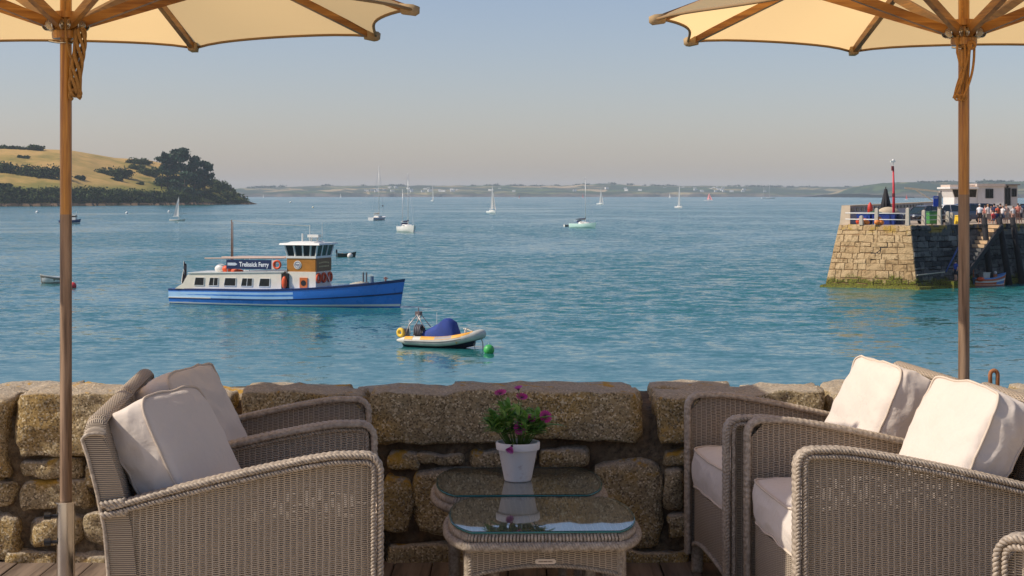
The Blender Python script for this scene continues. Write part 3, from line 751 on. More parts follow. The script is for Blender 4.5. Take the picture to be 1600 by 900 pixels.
# ---- two glass topped wicker tables
def table_outline(w, d, front, n=72, ex=2.6, tall=1.33):
    pts = []
    for k in range(n):
        a = 2 * math.pi * k / n; c, s = math.cos(a), math.sin(a)
        x = math.copysign(abs(c) ** (2 / ex), c) * w / 2; y = math.copysign(abs(s) ** (2 / ex), s) * d * tall / 2
        pts.append((x, max(-d / 2, min(d / 2, y))))
    return pts
def make_glass():
    M = Mat('table_glass'); M.set(Base_Color=(.90, .97, .95, 1), Roughness=.015, IOR=1.5, Transmission_Weight=1.0)
    tr = M.node('ShaderNodeVolumeAbsorption', ins={'Color': (.30, .80, .74, 1), 'Density': 2.5}); M.l.new(tr.outputs[0], M.out.inputs['Volume']); return M.m
GLASS = make_glass()
TAGW = plain((226, 205, 182), .6, var=.06)
def make_table(label, loc, rotz, plaque):
    t = thing('wicker_table', label, 'table', loc, rotz, 'glass topped wicker tables'); ZT = .40; W, D = .58, .565
    ol = table_outline(W, D, .4)
    mb = MB(); mb.prism([(x * .985, y * .985) for x, y in ol], 'z', ZT - .008, ZT); gt = mb.build('glass_top', GLASS, t)
    mb = MB(); mb.tube([(x * .987, y * .987, ZT - .0042) for x, y in ol], .0030, 6, closed=True, up=(0, 0, 1)); mb.build('polished_edge', plain((52, 112, 108), .15, var=.15, scale=8), gt, smooth=True)
    mb = MB(); mb.prism([(x * .955, y * .955) for x, y in ol], 'z', ZT - .030, ZT - .0125); mb.build('woven_top', WICKER, t)
    mb = MB()                                                   # ribbed edge under the glass: short upright stakes
    rim, _ = resample(ol + [ol[0]], .0105)
    for i, (x, y) in enumerate(rim[:-1]):
        mb.tube([(x * .975, y * .975, ZT - .0095), (x * .995, y * .995, ZT - .022), (x * .99, y * .99, ZT - .038)], .0048, 5)
    mb.build('stake_edge', BRAID, t, smooth=True)
    mb = MB(); mb.tube([(x * 1.015, y * 1.015, ZT - .046) for x, y in ol], .0125, 10, closed=True)
    rm = mb.build('rim', BRAID, t, smooth=True)
    mb = MB(); loop = [(x * 1.015, y * 1.015, ZT - .046) for x, y in ol + [ol[0]]]; twist(mb, loop, .0105, .034, .0052, strands=4)
    for k in range(6): mb.tube([(-.012 + k * .0055, -D / 2 * 1.015 - .0165, ZT - .034), (-.012 + k * .0055, -D / 2 * 1.015 - .0185, ZT - .047), (-.012 + k * .0055, -D / 2 * 1.015 - .0145, ZT - .060)], .003, 5)
    mb.build('braid', BRAID, rm, smooth=True)
    X, Y = .225, .222
    for sx, sy in ((1, 1), (1, -1), (-1, 1), (-1, -1)):
        mb = MB(); prof = [(.017, 0)]
        for k in range(50): prof += [(.0205, .004 + k * .0072), (.0185, .0076 + k * .0072)]
        mb.lathe(prof, 10, (sx * X, sy * Y, 0)); mb.build('leg', BRAID, t, smooth=True)
    for nm, ax in (('front', -1), ('rear', 1)):
        zb = [(u * X, .258 + .030 * (1 - u * u)) for u in np.linspace(-1, 1, 17)]
        mb = MB(); mb.prism(zb + [(X, ZT - .05), (-X, ZT - .05)], 'y', ax * (Y + .012), ax * (Y + .016)); ap = mb.build('apron', WICKER, t)
        mb = MB(); twist(mb, [(x, ax * (Y + .015), z) for x, z in zb], .004, .018, .004)
        for s in (-1, 1): twist(mb, [(s * X, ax * (Y + .017), .255), (s * X, ax * (Y + .017), ZT - .055)], .004, .018, .0045)
        mb.build('apron_trim', BRAID, ap, smooth=True)
        for sx in (-1, 1):
            mb = MB(); mb.prism([(p[0] * .98, p[1]) for p in zb] + [(X * .98, ZT - .05), (-X * .98, ZT - .05)], 'x', ax * (X + .012), ax * (X + .016)) if sx > 0 else None
            if sx > 0: mb.build('side_apron', WICKER, t)
    # inner frame of the nested smaller table
    for sx in (-1, 1):
        mb = MB(); prof = [(.014, 0)]
        for k in range(46): prof += [(.0175, .004 + k * .0072), (.0158, .0076 + k * .0072)]
        mb.lathe(prof, 10, (sx * .150, -.06, 0)); mb.build('inner_leg', BRAID, t, smooth=True)
    if plaque:
        mb = MB(); pl = [(x, z) for x, z in [(.031 * math.copysign(1, c) * .75 + .008 * c, .0075 * s) for c, s in ((math.cos(a), math.sin(a)) for a in np.linspace(0, 2 * math.pi, 24, endpoint=False))]]
        mb.prism(pl, 'y', -.0045, -.0005); po = mb.build('maker_plate', TAGW, t, loc=(.0, -(Y + .016), .301))
        mk = MB()
        for k in range(13): mk.box((-.0205 + k * .0034, -.0052, .0), (.0022 if k % 4 else .0012, .0008, .0042))
        mk.build('plate_print', plain((120, 96, 78), .7), po)
    return t
make_table('wicker table with clear glass top and small maker plate, nearer of the two', (.092, 5.225, 0), R(2.0), True)
make_table('wicker table with dark looking glass top under the flower pot', (.024, 5.825, 0), R(1.6), False)

# ---- potted purple daisies
PX, PY, PZ = .0205, 5.825, .4002
pot = thing('potted_daisy', 'whitewashed clay pot of purple daisies on the far glass table', 'potted plant', (PX, PY, PZ)); pot.scale = (1.083,) * 3
Mp = Mat('whitewashed_clay'); pp = Mp.obj(); nn_ = Mp.noise(30.0, pp, 6, .7)
Mp.set(Base_Color=Mp.mix(Mp.step(nn_, .55, .72), (.82, .77, .72, 1), Mp.mix(Mp.noise(90.0, pp, 2), (.60, .46, .40, 1), (.66, .58, .53, 1))), Roughness=.85); Mp.bump(nn_, .4, .003)
mb = MB(); mb.lathe([(.041, 0), (.0432, .002), (.0445, .006), (.0625, .098), (.064, .100), (.0695, .101), (.0705, .104), (.0715, .122), (.0705, .1245), (.064, .1245), (.062, .112)], 40, cap=False); mb.lathe([(.0425, .001), (.0001, .001)], 40, cap=False)
mb.build('pot', Mp.m, pot, smooth=35)
mb = MB(); mb.lathe([(.0625, .108), (.04, .113), (.0001, .114)], 24, cap=False); mb.build('soil', plain((58, 44, 34), .95, var=.3, scale=60), pot, smooth=True)
def make_leafmat():
    M = Mat('daisy_leaf'); oi = M.node('ShaderNodeObjectInfo').outputs['Random']; n = M.noise(50.0, M.pos(), 2)
    col = M.ramp(M.math('ADD', M.math('MULTIPLY', oi, .75), M.math('MULTIPLY', n, .25)), [(.1, (.09, .21, .04, 1)), (.5, (.21, .42, .08, 1)), (.9, (.40, .58, .18, 1))])
    M.set(Base_Color=col, Roughness=.42, Subsurface_Weight=0.0)
    t = M.node('ShaderNodeBsdfTranslucent', ins={0: col}); mx = M.node('ShaderNodeMixShader', ins={0: .38, 1: M.b.outputs[0], 2: t.outputs[0]}); M.l.new(mx.outputs[0], M.out.inputs[0]); return M.m
LEAF = make_leafmat()
def leaf_me(L, w, droop):
    rows = []
    for i in range(7):
        u = i / 6; ww = w * (math.sin(math.pi * min(1, u * .62 + .10 + .26 * u * u)) ** 1.2) * (1 if u < .98 else .35); x = L * u; z = -droop * L * u * u + .05 * L * math.sin(u * 3)
        rows.append([(x, -ww / 2, z + ww * .16), (x, 0, z), (x, ww / 2, z + ww * .16)])
    mb = MB(); mb.add([p for r in rows for p in r], [(i * 3 + k, i * 3 + k + 1, (i + 1) * 3 + k + 1, (i + 1) * 3 + k) for i in range(6) for k in range(2)])
    return mb.mesh('leaf', LEAF, True)
leafs = [leaf_me(.045, .014, .25), leaf_me(.038, .012, .1), leaf_me(.052, .015, .45), leaf_me(.030, .010, .0)]
g = np.random.default_rng(4); STEMM = plain((96, 120, 52), .6)
shoots = []
for k in range(34):
    a = g.uniform(0, 2 * math.pi); r = math.sqrt(g.random()); left = 1.0 if math.cos(a) < .1 else .72
    tip = Vector((math.cos(a) * r * .085 - .010, math.sin(a) * r * .075, .150 + (.088 * left) * (1 - r * r * .85) + g.uniform(-.012, .012)))
    if math.cos(a) > .2 and r > .5: tip.x += .02
    base = Vector((math.cos(a) * r * .035, math.sin(a) * r * .035, .112)); shoots.append((base, tip))
mb = MB()
for b, tp in shoots: mb.tube([b, b.lerp(tp, .5) + Vector((0, 0, .012)), tp], [.0022, .0018, .0012], 5)
mb.build('stems', STEMM, pot, smooth=True)
nl = 0
for b, tp in shoots:
    d = (tp - b).normalized()
    for j in range(8):
        u = .35 + .65 * j / 7; p = b.lerp(tp, u) + Vector((0, 0, .012 * math.sin(u * 3.14)))
        az = j * 2.4 + g.uniform(-.4, .4); el = (.15 + .9 * u ** 3) * g.uniform(.6, 1.2)
        v = Vector((math.cos(az) * math.cos(el), math.sin(az) * math.cos(el), math.sin(el))); v = (v + d * .35).normalized()
        q = v.to_track_quat('X', 'Z').to_euler(); s = g.uniform(.95, 1.45) * (1.0 if u < .95 else .75)
        if nl < 298:
            link_mesh('leaf', leafs[(j + nl) % 4], pot, p, q, (s, s, s)); nl += 1
PETAL = Mat('daisy_petal'); po_ = PETAL.obj(); rr_ = PETAL.node('ShaderNodeVectorMath', operation='LENGTH', ins={0: po_}).outputs['Value']
PETAL.set(Base_Color=PETAL.mix(PETAL.step(rr_, .004, .018), (.16, .006, .07, 1), (.42, .015, .18, 1)), Roughness=.5); PETAL = PETAL.m
PETAL2 = plain((178, 60, 150), .5); DISC = plain((40, 22, 52), .7)
def petals_me(n, L, w, cup, mat):
    mb = MB()
    for k in range(n):
        a = 2 * math.pi * k / n; c, s = math.cos(a), math.sin(a); z0 = .0006 * (k % 2)
        pr = [(.003, .25), (.45 * L, .9), (.8 * L, 1.0), (L, .45)]; vs = []
        for x, ww in pr:
            for e in (-1, 1):
                y = e * w / 2 * ww; zz = z0 + cup * x + (.0008 if e > 0 else 0); vs.append((x * c - y * s, x * s + y * c, zz))
        mb.add(vs, [(0, 1, 3, 2), (2, 3, 5, 4), (4, 5, 7, 6)])
    return mb.mesh('petals', mat, False)
FL = [((782, 616), (-.15, -.35, .9), .021, .35, 0), ((815, 622), (.1, -.45, .85), .020, .35, 0), ((810, 609), (-.2, -.2, .95), .015, .6, 1), ((852, 651), (.35, -.8, .4), .022, .12, 0),
      ((813, 669), (-.1, -.95, .25), .022, .05, 0), ((828, 657), (.3, -.6, .7), .016, .8, 0), ((800, 693), (-.3, -.6, -.6), .014, 1.6, 1)]
for (px, py), nv, L, cup, alt in FL:
    fy = PY - .03 if py > 640 else PY + .0
    w_ = (at_d(px, py, fy) - Vector((PX, PY, PZ))) / 1.083
    if py > 680: w_.y = -.076
    f = bpy.data.objects.new('flower', None); COL.objects.link(f); f.parent = pot; f.location = w_; f.rotation_euler = Vector(nv).to_track_quat('Z', 'Y').to_euler()
    link_mesh('petals', petals_me(18, L, L * .30, cup, PETAL2 if alt else PETAL), f)
    mb = MB(); mb.ball((0, 0, .001), .0045, 10, 6, (1, 1, .6)); mb.build('disc', DISC, f, smooth=True)
    mb = MB(); bz = Vector((w_.x * .3, w_.y * .3, .115)); mid = bz.lerp(w_, .6) + Vector((0, 0, .01))
    n0 = Vector(nv).normalized(); mb.tube([bz, mid, w_ - n0 * .012, w_ - n0 * .001], [.0016, .0015, .0014, .0016], 5); mb.build('flower_stem', STEMM, pot, smooth=True)

# ================================================================== PARASOLS
def make_parasol(label, px, d, Rr, h, rot, lower_z, hank):
    base = Vector(((px - 800) / F_PX * d, d, 0)); t = thing('parasol', label, 'parasol', base, 0.0, 'canvas parasols'); AP = .46 * Rr / 1.243
    mb = MB(); mb.tube([(0, 0, .05), (0, 0, lower_z)], .0205, 16); mb.build('lower_pole', GREYWOOD, t, smooth=40)
    mb = MB(); mb.tube([(0, 0, lower_z), (0, 0, h + AP + .03)], .0203, 16); mb.build('upper_pole', TEAK, t, smooth=40)
    sk = MB(); sk.tube([(0, 0, .0), (0, 0, .335)], .0315, 20); sk.lathe([(.032, .328), (.040, .330), (.040, .336), (.024, .337)], 24); sk.lathe([(.21, .0), (.21, .02), (.19, .028), (.034, .03)], 28)
    so = sk.build('socket', STEEL, t, smooth=40)
    for z in (.285, .195):
        mb = MB(); mb.tube([(-.03, -.005, z), (-.052, -.008, z)], .006, 8); mb.tube([(-.050, -.008, z), (-.072, -.011, z)], .0125, 10); mb.build('clamp_screw', BLACKP, so, smooth=40)
    # runner with steel pivots
    zr = h - .028
    mb = MB(); mb.lathe([(.022, -.045), (.046, -.045), (.048, -.03), (.047, -.018), (.036, -.014), (.034, .022), (.047, .026), (.047, .048), (.022, .050)], 20, (0, 0, zr)); rn = mb.build('runner', TEAK, t, smooth=35)
    mb = MB(); mb.lathe([(.022, -.05), (.055, -.05), (.06, -.02), (.05, .02), (.022, .03)], 20, (0, 0, h + AP)); mb.build('top_hub', TEAK, t, smooth=35)
    # one panel and one rib, turned round the pole eight times
    Q = 10; rows = []
    half = R(22.5)
    for i in range(Q + 1):
        u = i / Q; r = []
        for k in range(13):
            a = -half + 2 * half * k / 12; c = abs(a) / half; e = 1 - c * c
            lin_r = math.cos(half) / math.cos(a)                # the straight chord between two rib tips
            rad = Rr * (u * lin_r - .048 * e * u ** 5)
            z = h + AP * (1 - u) - .016 * e * math.sin(math.pi * u) + .018 + .004 * e * u ** 8 - .012 * c ** 6 * u ** 8
            r.append((max(.03, rad) * math.cos(a), max(.03, rad) * math.sin(a), z))
        rows.append(r)
    n = 13; mb = MB(); mb.add([p for r in rows for p in r], [(i * n + k, i * n + k + 1, (i + 1) * n + k + 1, (i + 1) * n + k) for i in range(Q) for k in range(n - 1)])
    pm = mb.mesh('canopy_panel', CANOPY, True)
    hm = MB(); hm.tube([Vector(p) - Vector((0, 0, .004)) for p in rows[-1]], .0055, 6); hem = hm.mesh('hem', plain((150, 118, 78), .8), True)
    rb = MB(); rb.bar((Rr * .985, 0, h + .004), (.05, 0, h + AP - .012), .021, .028); ribm = rb.mesh('rib', TEAK_X)
    st = MB(); st.bar((Rr * .56, .0, h + AP * .44 - .012), (.052, 0, zr + .004), .022, .032); stm = st.mesh('strut', TEAK_X)
    br = MB()
    for s in (-1, 1): br.lathe([(.020, -.0015), (.020, .0015)], 14, (0, 0, 0)) if False else br.tube([(.062, s * .0135, zr), (.062, s * .0165, zr)], .0185, 14)
    br.tube([(.062, -.019, zr), (.062, .019, zr)], .005, 8); brm = br.mesh('pivot', STEEL, 40)
    pk = MB(); tipz = h + .006
    pk.loft([[(Rr * .962, -.024, tipz + .018), (Rr * .962, .024, tipz + .018), (Rr * .965, .015, tipz - .016), (Rr * .965, -.015, tipz - .016)], [(Rr * 1.0, -.020, tipz + .014), (Rr * 1.0, .020, tipz + .014), (Rr * 1.0, .014, tipz - .022), (Rr * 1.0, -.014, tipz - .022)], [(Rr * 1.012, -.012, tipz + .008), (Rr * 1.012, .012, tipz + .008), (Rr * 1.012, .008, tipz - .014), (Rr * 1.012, -.008, tipz - .014)]]); pkm = pk.mesh('pocket', plain((178, 148, 106), .85), True)
    for k in range(8):
        z_ = R(rot + 45 * k)
        c = link_mesh('canopy_panel', pm, t, rot=(0, 0, z_ + half)); link_mesh('hem', hem, c)
        r = link_mesh('rib', ribm, t, rot=(0, 0, z_)); link_mesh('corner_pocket', pkm, r)
        s = link_mesh('strut', stm, t, rot=(0, 0, z_)); link_mesh('pivot', brm, s)
    # rope: falls from the top, and the spare is coiled in a hank
    ROPE = plain((158, 116, 62) if hank == 'twist' else (176, 124, 62), .8, var=.25, scale=90)
    mb = MB(); sc = d / F_PX
    if hank == 'twist':
        mb.tube([(.004, -.030, h + AP * .9), (.006, -.036, zr + .05), (.014, -.052, zr - .05), (.026, -.05, zr - .105), (.038, -.04, zr - .125)], .0042, 7)
        mb.tube([(.045, -.03, zr + .03), (.046, -.034, zr - .05)], .0042, 7)
        for k in range(7):
            ph = 2 * math.pi * k / 7; pts = []
            for i in range(31):
                u = i / 30; a = ph + u * 4.2; rr = (.017 + .005 * math.sin(u * math.pi * 3 + k)) * (1 if 0 < i < 30 else .6)
                pts.append((.056 - .012 * u + math.cos(a) * rr * 1.05, -.036 + math.sin(a) * rr * .8, zr - .012 - u * .235 + .012 * math.sin(ph * 2) * u))
            mb.tube(pts, .0062, 7)
        for k in range(3): mb.torus((.047 + .006 * (k - 1), -.04, zr - .235), .013, .005, (.3 * k - .3, .6, .2), 14, 6)
    else:
        mb.tube([(-.012, -.030, h + AP * .9), (-.016, -.036, zr + .045), (-.036, -.045, zr - .03), (-.037, -.047, zr - .075), (-.028, -.05, zr - .115), (-.012, -.05, zr - .145)], .0045, 7)
        mb.torus((.016, -.044, zr - .048), .012, .007, (.1, 1, .2), 14, 7)
        for k in range(7):
            o = (k - 3) * .0058; pts = []
            for i in range(25):
                u = i / 24; x = .012 + o * (1.2 - .6 * u) - .042 * u ** 1.2 + .010 * math.sin(u * 3.2 + k); pts.append((x, -.038 - .012 * math.sin(u * 3 + k * .9), zr - .042 - u * .20))
            mb.tube(pts, .0048, 6)
        for k in range(3): mb.torus((-.036 + .012 * k, -.045, zr - .240), .0095, .0038, (.2 * k, 1, .1), 14, 6)
    mb.build('rope', ROPE, t, smooth=True)
    mb = MB(); mb.tube([(-.052, -.03, zr - .055), (-.020, -.028, zr - .060), (.03, -.022, zr - .060)], .004, 8); mb.build('locking_pin', STEEL, rn, smooth=True)
    return t
make_parasol('cream canvas parasol on the left with steel floor socket', 103, 5.78, 1.243, 2.014, -10.0, 1.331, 'twist')
make_parasol('cream canvas parasol on the right, its pole behind the chairs', 1506, 6.12, 1.170, 2.022, 8.6, 1.40, 'loop')
# ================================================================== BOATS
WHITE = plain((232, 228, 218), .35, var=.06, scale=2, coat=.2); CREAM = plain((240, 228, 206), .45, var=.06, scale=2)
NAVY = plain((22, 36, 66), .5, var=.1); DARKG = plain((20, 26, 30), .12, var=.05); ROPEM = plain((190, 180, 160), .8)
ALU = plain((196, 196, 196), .35, .6); ORANGE = plain((226, 86, 34), .55); RED = plain((200, 40, 40), .5); MASTW = plain((120, 84, 60), .6)
SAILM = Mat('sail_cloth'); _d = SAILM.node('ShaderNodeBsdfDiffuse', ins={0: (.82, .80, .76, 1)}); _t = SAILM.node('ShaderNodeBsdfTranslucent', ins={0: (.8, .76, .7, 1)})
_m = SAILM.node('ShaderNodeMixShader', ins={0: .45, 1: _d.outputs[0], 2: _t.outputs[0]}); SAILM.l.new(_m.outputs[0], SAILM.out.inputs[0]); SAILM = SAILM.m

def hull_rings(L, B, sheer_s, sheer_m, sheer_b, draft=.25, transom=.7, flare=.82, n=17, rake=.06, stern_rise=.0):
    """rings from stern (-x) to bow (+x): sheer edge, waterline and keel on both sides"""
    rings = []
    for i in range(n):
        u = i / (n - 1); x = -L / 2 + L * u
        b = B / 2 * (transom + (1 - transom) * math.sin(min(1, u / .45) * math.pi / 2)) * (1 if u < .55 else max(.015, math.cos((u - .55) / .45 * math.pi / 2) ** .75))
        zs = sheer_m + (sheer_s - sheer_m) * max(0, 1 - u / .45) ** 2 + (sheer_b - sheer_m) * max(0, (u - .35) / .65) ** 2
        xs = x + rake * L * max(0, u - .7) / .3
        wl = b * flare * (1 if u < .6 else 1 - .45 * (u - .6) / .4); kz = -draft * (1 - max(0, u - .8) / .2 * .6) + stern_rise * max(0, 1 - u / .15)
        half = [(xs, b, zs), (x + (xs - x) * .6, b * .985, zs * .62), (x + (xs - x) * .3, (b * .55 + wl * .45), zs * .25), (x, wl, 0.02), (x, wl * .5, kz), (x, 0, kz - .05)]
        rings.append(half + [(p[0], -p[1], p[2]) for p in reversed(half[:-1])])
    return rings
def hull_strip(rings, f0, f1, out):
    """a band following the hull side between two height fractions, standing proud of it (both sides)"""
    mb = MB()
    for s in (1, -1):
        a, b = [], []
        for r in rings:
            P = [Vector(p) for p in r[:4]]
            def at(f):
                zs = P[0].z; z = zs * f
                for k in range(3):
                    if P[k + 1].z <= z <= P[k].z + 1e-9:
                        t = (P[k].z - z) / max(1e-6, P[k].z - P[k + 1].z); return P[k].lerp(P[k + 1], t)
                return P[3]
            qa, qb = at(f0(r) if callable(f0) else f0), at(f1(r) if callable(f1) else f1)
            a.append((qa.x, s * (qa.y + out), qa.z)); b.append((qb.x, s * (qb.y + out), qb.z))
        a2 = [(p[0], p[1] - s * out * 2, p[2]) for p in a]; b2 = [(p[0], p[1] - s * out * 2, p[2]) for p in b]
        mb.loft([list(q) for q in zip(a, b, b2, a2)])
    return mb
def boat_hull(t, L, B, ss, sm, sb, mat, deck_mat, **k):
    rings = hull_rings(L, B, ss, sm, sb, **k)
    mb = MB(); mb.loft(rings); h = mb.build('hull', mat, t, smooth=40)
    return rings, h
def deck_of(t, rings, mat, drop=.06, inset=.97, name='deck'):
    mb = MB(); mb.loft([[(r[0][0], r[0][1] * inset, r[0][2] - drop), (r[0][0], -r[0][1] * inset, r[0][2] - drop), (r[0][0], -r[0][1] * inset, r[0][2] - drop - .03), (r[0][0], r[0][1] * inset, r[0][2] - drop - .03)] for r in rings[:-1]])
    return mb.build(name, mat, t)
def on_sea(px, py): return on_z(px, py, SEA)

# ---- the blue passenger ferry
def make_ferry():
    bow, stern = on_sea(617, 480.5), on_sea(283, 473)
    mid = (bow + stern) / 2; yaw = math.atan2(bow.y - stern.y, bow.x - stern.x)
    t = thing('passenger_ferry', 'blue and cream wooden passenger ferry with a brown wheelhouse', 'ferry', mid, yaw)
    Lw = (bow - stern).length; L = Lw * 1.045; B = 3.9
    BLUE = plain((56, 126, 216), .28, var=.10, scale=.8, coat=.5); LBLUE = plain((172, 210, 242), .3, var=.08, scale=.8, coat=.4); DBLUE = plain((24, 44, 96), .35, coat=.3)
    VARN = plain((190, 124, 44), .35, var=.2, scale=1.5); VARN_SHADE = plain((120, 78, 34), .4, var=.2)
    rings, hull = boat_hull(t, L, B, 1.12, 1.22, 2.05, BLUE, None, draft=.5, transom=.62, flare=.86, n=25, rake=.022, stern_rise=.35)
    hull_strip(rings[:15], .80, .42, .012).build('pale_band', LBLUE, hull, smooth=40)
    hull_strip(rings, 1.0, .90, .035).build('rubbing_strake', DBLUE, hull, smooth=40)
    hull_strip(rings, lambda r: .40 + .22 * max(0, (r[0][0] / L + .1)), lambda r: .34 + .22 * max(0, (r[0][0] / L + .1)), .03).build('lower_strake', DBLUE, hull, smooth=40)
    hull_strip(rings, .13, .05, .02).build('boot_line', WHITE, hull, smooth=40)
    hull_strip(rings[:6], .47, .40, .04).build('stern_line', WHITE, hull, smooth=40)
    deck_of(t, rings, plain((150, 140, 128), .7), .10)
    k = L / 362 * 1.0                                   # metres along the hull for one pixel of its length in the photograph
    X = lambda px: (px - 445) * k
    # saloon with raked windows
    x0, x1 = X(296), X(455); zb, zt = 1.02, 2.28; hw = 1.45
    prof = [(x0 - .9, zb + .12), (x0 - .25, zb + .5), (x0 + .15, zt - .12), (x0 + .55, zt), (x1, zt + .18), (x1, zb)]
    mb = MB(); mb.loft([[(x, -hw, z) for x, z in prof], [(x, hw, z) for x, z in prof]]); sal = mb.build('saloon', CREAM, t)
    mb = MB(); mb.loft([[(x0 + .2, -hw - .06, zt - .02), (x1 + .1, -hw - .06, zt + .17), (x1 + .1, -hw - .06, zt + .23), (x0 + .2, -hw - .06, zt + .05)], [(x0 + .2, hw + .06, zt - .02), (x1 + .1, hw + .06, zt + .17), (x1 + .1, hw + .06, zt + .23), (x0 + .2, hw + .06, zt + .05)]]); mb.build('saloon_roof', WHITE, t)
    for side in (-1, 1):
        for a, b in ((310, 327), (334, 350), (359, 379), (387, 406), (416, 434)):
            xa, xb = X(a), X(b); z0, z1 = 1.40, 1.98; sh = .12
            mb = MB(); y = side * (hw + .004)
            mb.loft([[(xa, y, z0), (xb - sh * .3, y, z0), (xb, y, z1), (xa + sh, y, z1)], [(xa, y + side * .012, z0), (xb - sh * .3, y + side * .012, z0), (xb, y + side * .012, z1), (xa + sh, y + side * .012, z1)]]); w = mb.build('window', DARKG, t)
            mb = MB(); y2 = side * (hw + .022)
            for p, q in (((xa, z0), (xb - sh * .3, z0)), ((xb - sh * .3, z0), (xb, z1)), ((xb, z1), (xa + sh, z1)), ((xa + sh, z1), (xa, z0))) + (((((xa + xb) / 2, z0), ((xa + xb) / 2 + .06, z1)),) if a in (334, 387) else ()):
                mb.bar((p[0], y2, p[1]), (q[0], y2, q[1]), .03, .035)
            mb.build('frame', WHITE, w)
    # wheelhouse: white base, varnished middle, glazed top with a wide roof
    wx0, wx1 = X(459), X(506); ww = 1.35
    mb = MB(); mb.box(((wx0 + wx1) / 2, 0, 1.75), (wx1 - wx0, ww * 2, 1.5)); mb.build('wheelhouse_base', CREAM, t)
    mb = MB(); mb.box(((wx0 + wx1) / 2, 0, 2.98), (wx1 - wx0 - .08, ww * 2 - .08, .97)); mb.build('wheelhouse_panel', VARN, t)
    mb = MB(); mb.box(((wx1 + .01), 0, 2.98), (.05, ww * 2 - .12, .90)); mb.build('front_panel', VARN_SHADE, t)  # darker varnish here paints in the shade on the front face
    mb = MB(); mb.box(((wx0 + wx1) / 2, 0, 3.53), (wx1 - wx0 + .02, ww * 2 + .02, .16)); mb.build('window_ledge', WHITE, t)
    mb = MB(); mb.box(((wx0 + wx1) / 2 + .04, 0, 3.98), (wx1 - wx0 - .14, ww * 2 - .14, .78), top=(1.16, 1.1)); gl = mb.build('wheelhouse_glass', DARKG, t)
    cx = (wx0 + wx1) / 2 + .04; hx0 = (wx1 - wx0 - .14) / 2; hy0 = ww - .07
    for sx, sy in [(a, b) for a in (-1, -.45, .1, .6, 1) for b in (-1, 1)] + [(1, -.35), (1, .35), (-1, 0)]:
        mb = MB(); s = 1.012; mb.bar((cx + sx * hx0 * s, sy * hy0 * s, 3.6), (cx + sx * hx0 * 1.16 * s, sy * hy0 * 1.1 * s, 4.38), .11, .09); mb.build('window_post', WHITE, t)
    mb = MB(); mb.box((cx - .05, 0, 4.47), (wx1 - wx0 + .85, ww * 2 + .62, .13), top=(.97, .95)); mb.box((cx - .2, 0, 4.58), (wx1 - wx0 - .1, ww * 1.5, .10), top=(.8, .8)); mb.build('wheelhouse_roof', WHITE, t)
    for side in (-1, 1):
        em = MB(); em.tube([(0, 0, 0), (0, side * .03, 0)], .30, 24); e = em.build('emblem', WHITE, t, loc=(X(477), side * (ww - .04), 2.98))
        em = MB(); em.torus((0, side * .032, 0), .22, .02, (0, 1, 0), 24, 6); em.box((0, side * .035, .01), (.30, .01, .07)); em.box((.02, side * .036, -.08), (.2, .01, .03)); em.build('emblem_mark', plain((96, 84, 110), .6), e)
    for i, z in enumerate((3.10, 2.86)):                 # pale lines of a name painted on the front panel, too small to read
        mb = MB()
        for q in range(7): mb.box((wx1 + .038, -.75 + q * .25, z + (.05 * (1 - ((q - 3) / 3) ** 2) if i == 0 else 0)), (.006, .17, .10))
        mb.build('name_mark', plain((206, 178, 128), .6), t)
    # side doorway, rescue gear
    mb = MB(); mb.box((X(459) - .05, -ww + .12, 1.75), (.55, .5, 1.25)); mb.build('doorway', plain((30, 24, 20), .8), t)
    mb = MB(); mb.ball((X(458), -ww - .20, 1.72), .30, 12, 8, (.7, .5, 1.5)); mb.build('life_jacket', ORANGE, t, smooth=True)
    mb = MB(); mb.box((X(487), -ww - .03, 1.72), (.60, .06, .72)); b = mb.build('sign_box', plain((214, 110, 46), .5), t); mb = MB(); mb.tube([(X(487), -ww - .06, 1.70), (X(487), -ww - .075, 1.70)], .2, 16); mb.build('sign_disc', BLACKP, b)
    for y in (-1.05, -.15, .9):
        mb = MB(); mb.torus((wx1 + .10, y, 2.05), .30, .085, (1, 0, 0), 20, 8); mb.build('lifebuoy', ORANGE, t, smooth=True)
    mb = MB(); mb.torus((X(446), -1.52, 2.98), .27, .08, (0, 1, 0), 20, 8); mb.build('lifebuoy', ORANGE, t, smooth=True)
    # name board along the upper rail
    mb = MB(); mb.box(((X(363) + X(436)) / 2, -1.42, 2.97), (X(436) - X(363), .05, .66)); bd = mb.build('name_board', plain((26, 44, 84), .4, var=.05), t)
    mb = MB(); mb.box((X(440), -1.42, 2.97), (.34, .05, .64)); mb.build('board_end', plain((222, 214, 206), .5), t)
    text_obj('Trelissick Ferry', .46, plain((244, 244, 244), .5, var=.02), bd, ((X(383) + X(433)) / 2, -1.452, 2.96), (R(90), 0, 0), bold=.012, width=(X(432) - X(384)))
    mb = MB(); xa, xb = X(365), X(381); mb.prism([(xa, 2.88), (xb - .15, 2.88), (xb, 2.97), (xb - .15, 3.08), (xa, 3.08)], 'y', -1.455, -1.447); mb.build('board_arrow', plain((214, 220, 228), .5), bd)
    mb = MB(); mb.tube([(X(326), -1.3, 3.36), (X(456), -1.3, 3.46)], .05, 8); mb.tube([(X(326), 1.3, 3.36), (X(456), 1.3, 3.46)], .05, 8); mb.box(((X(360) + X(452)) / 2, 0, 3.45), (X(452) - X(360), 2.6, .05)); mb.build('awning', plain((206, 176, 156), .6), t)
    mb = MB()
    for x in (X(364), X(400), X(437)):
        for y in (-1.36, 1.36): mb.tube([(x, y, 2.3), (x, y, 3.42)], .025, 6)
    mb.build('rail_posts', ALU, t)
    mb = MB(); mb.ball((X(348), -.9, 2.62), .34, 14, 10, (1.35, 1, 1)); mb.build('raft_canister', WHITE, t, smooth=True)
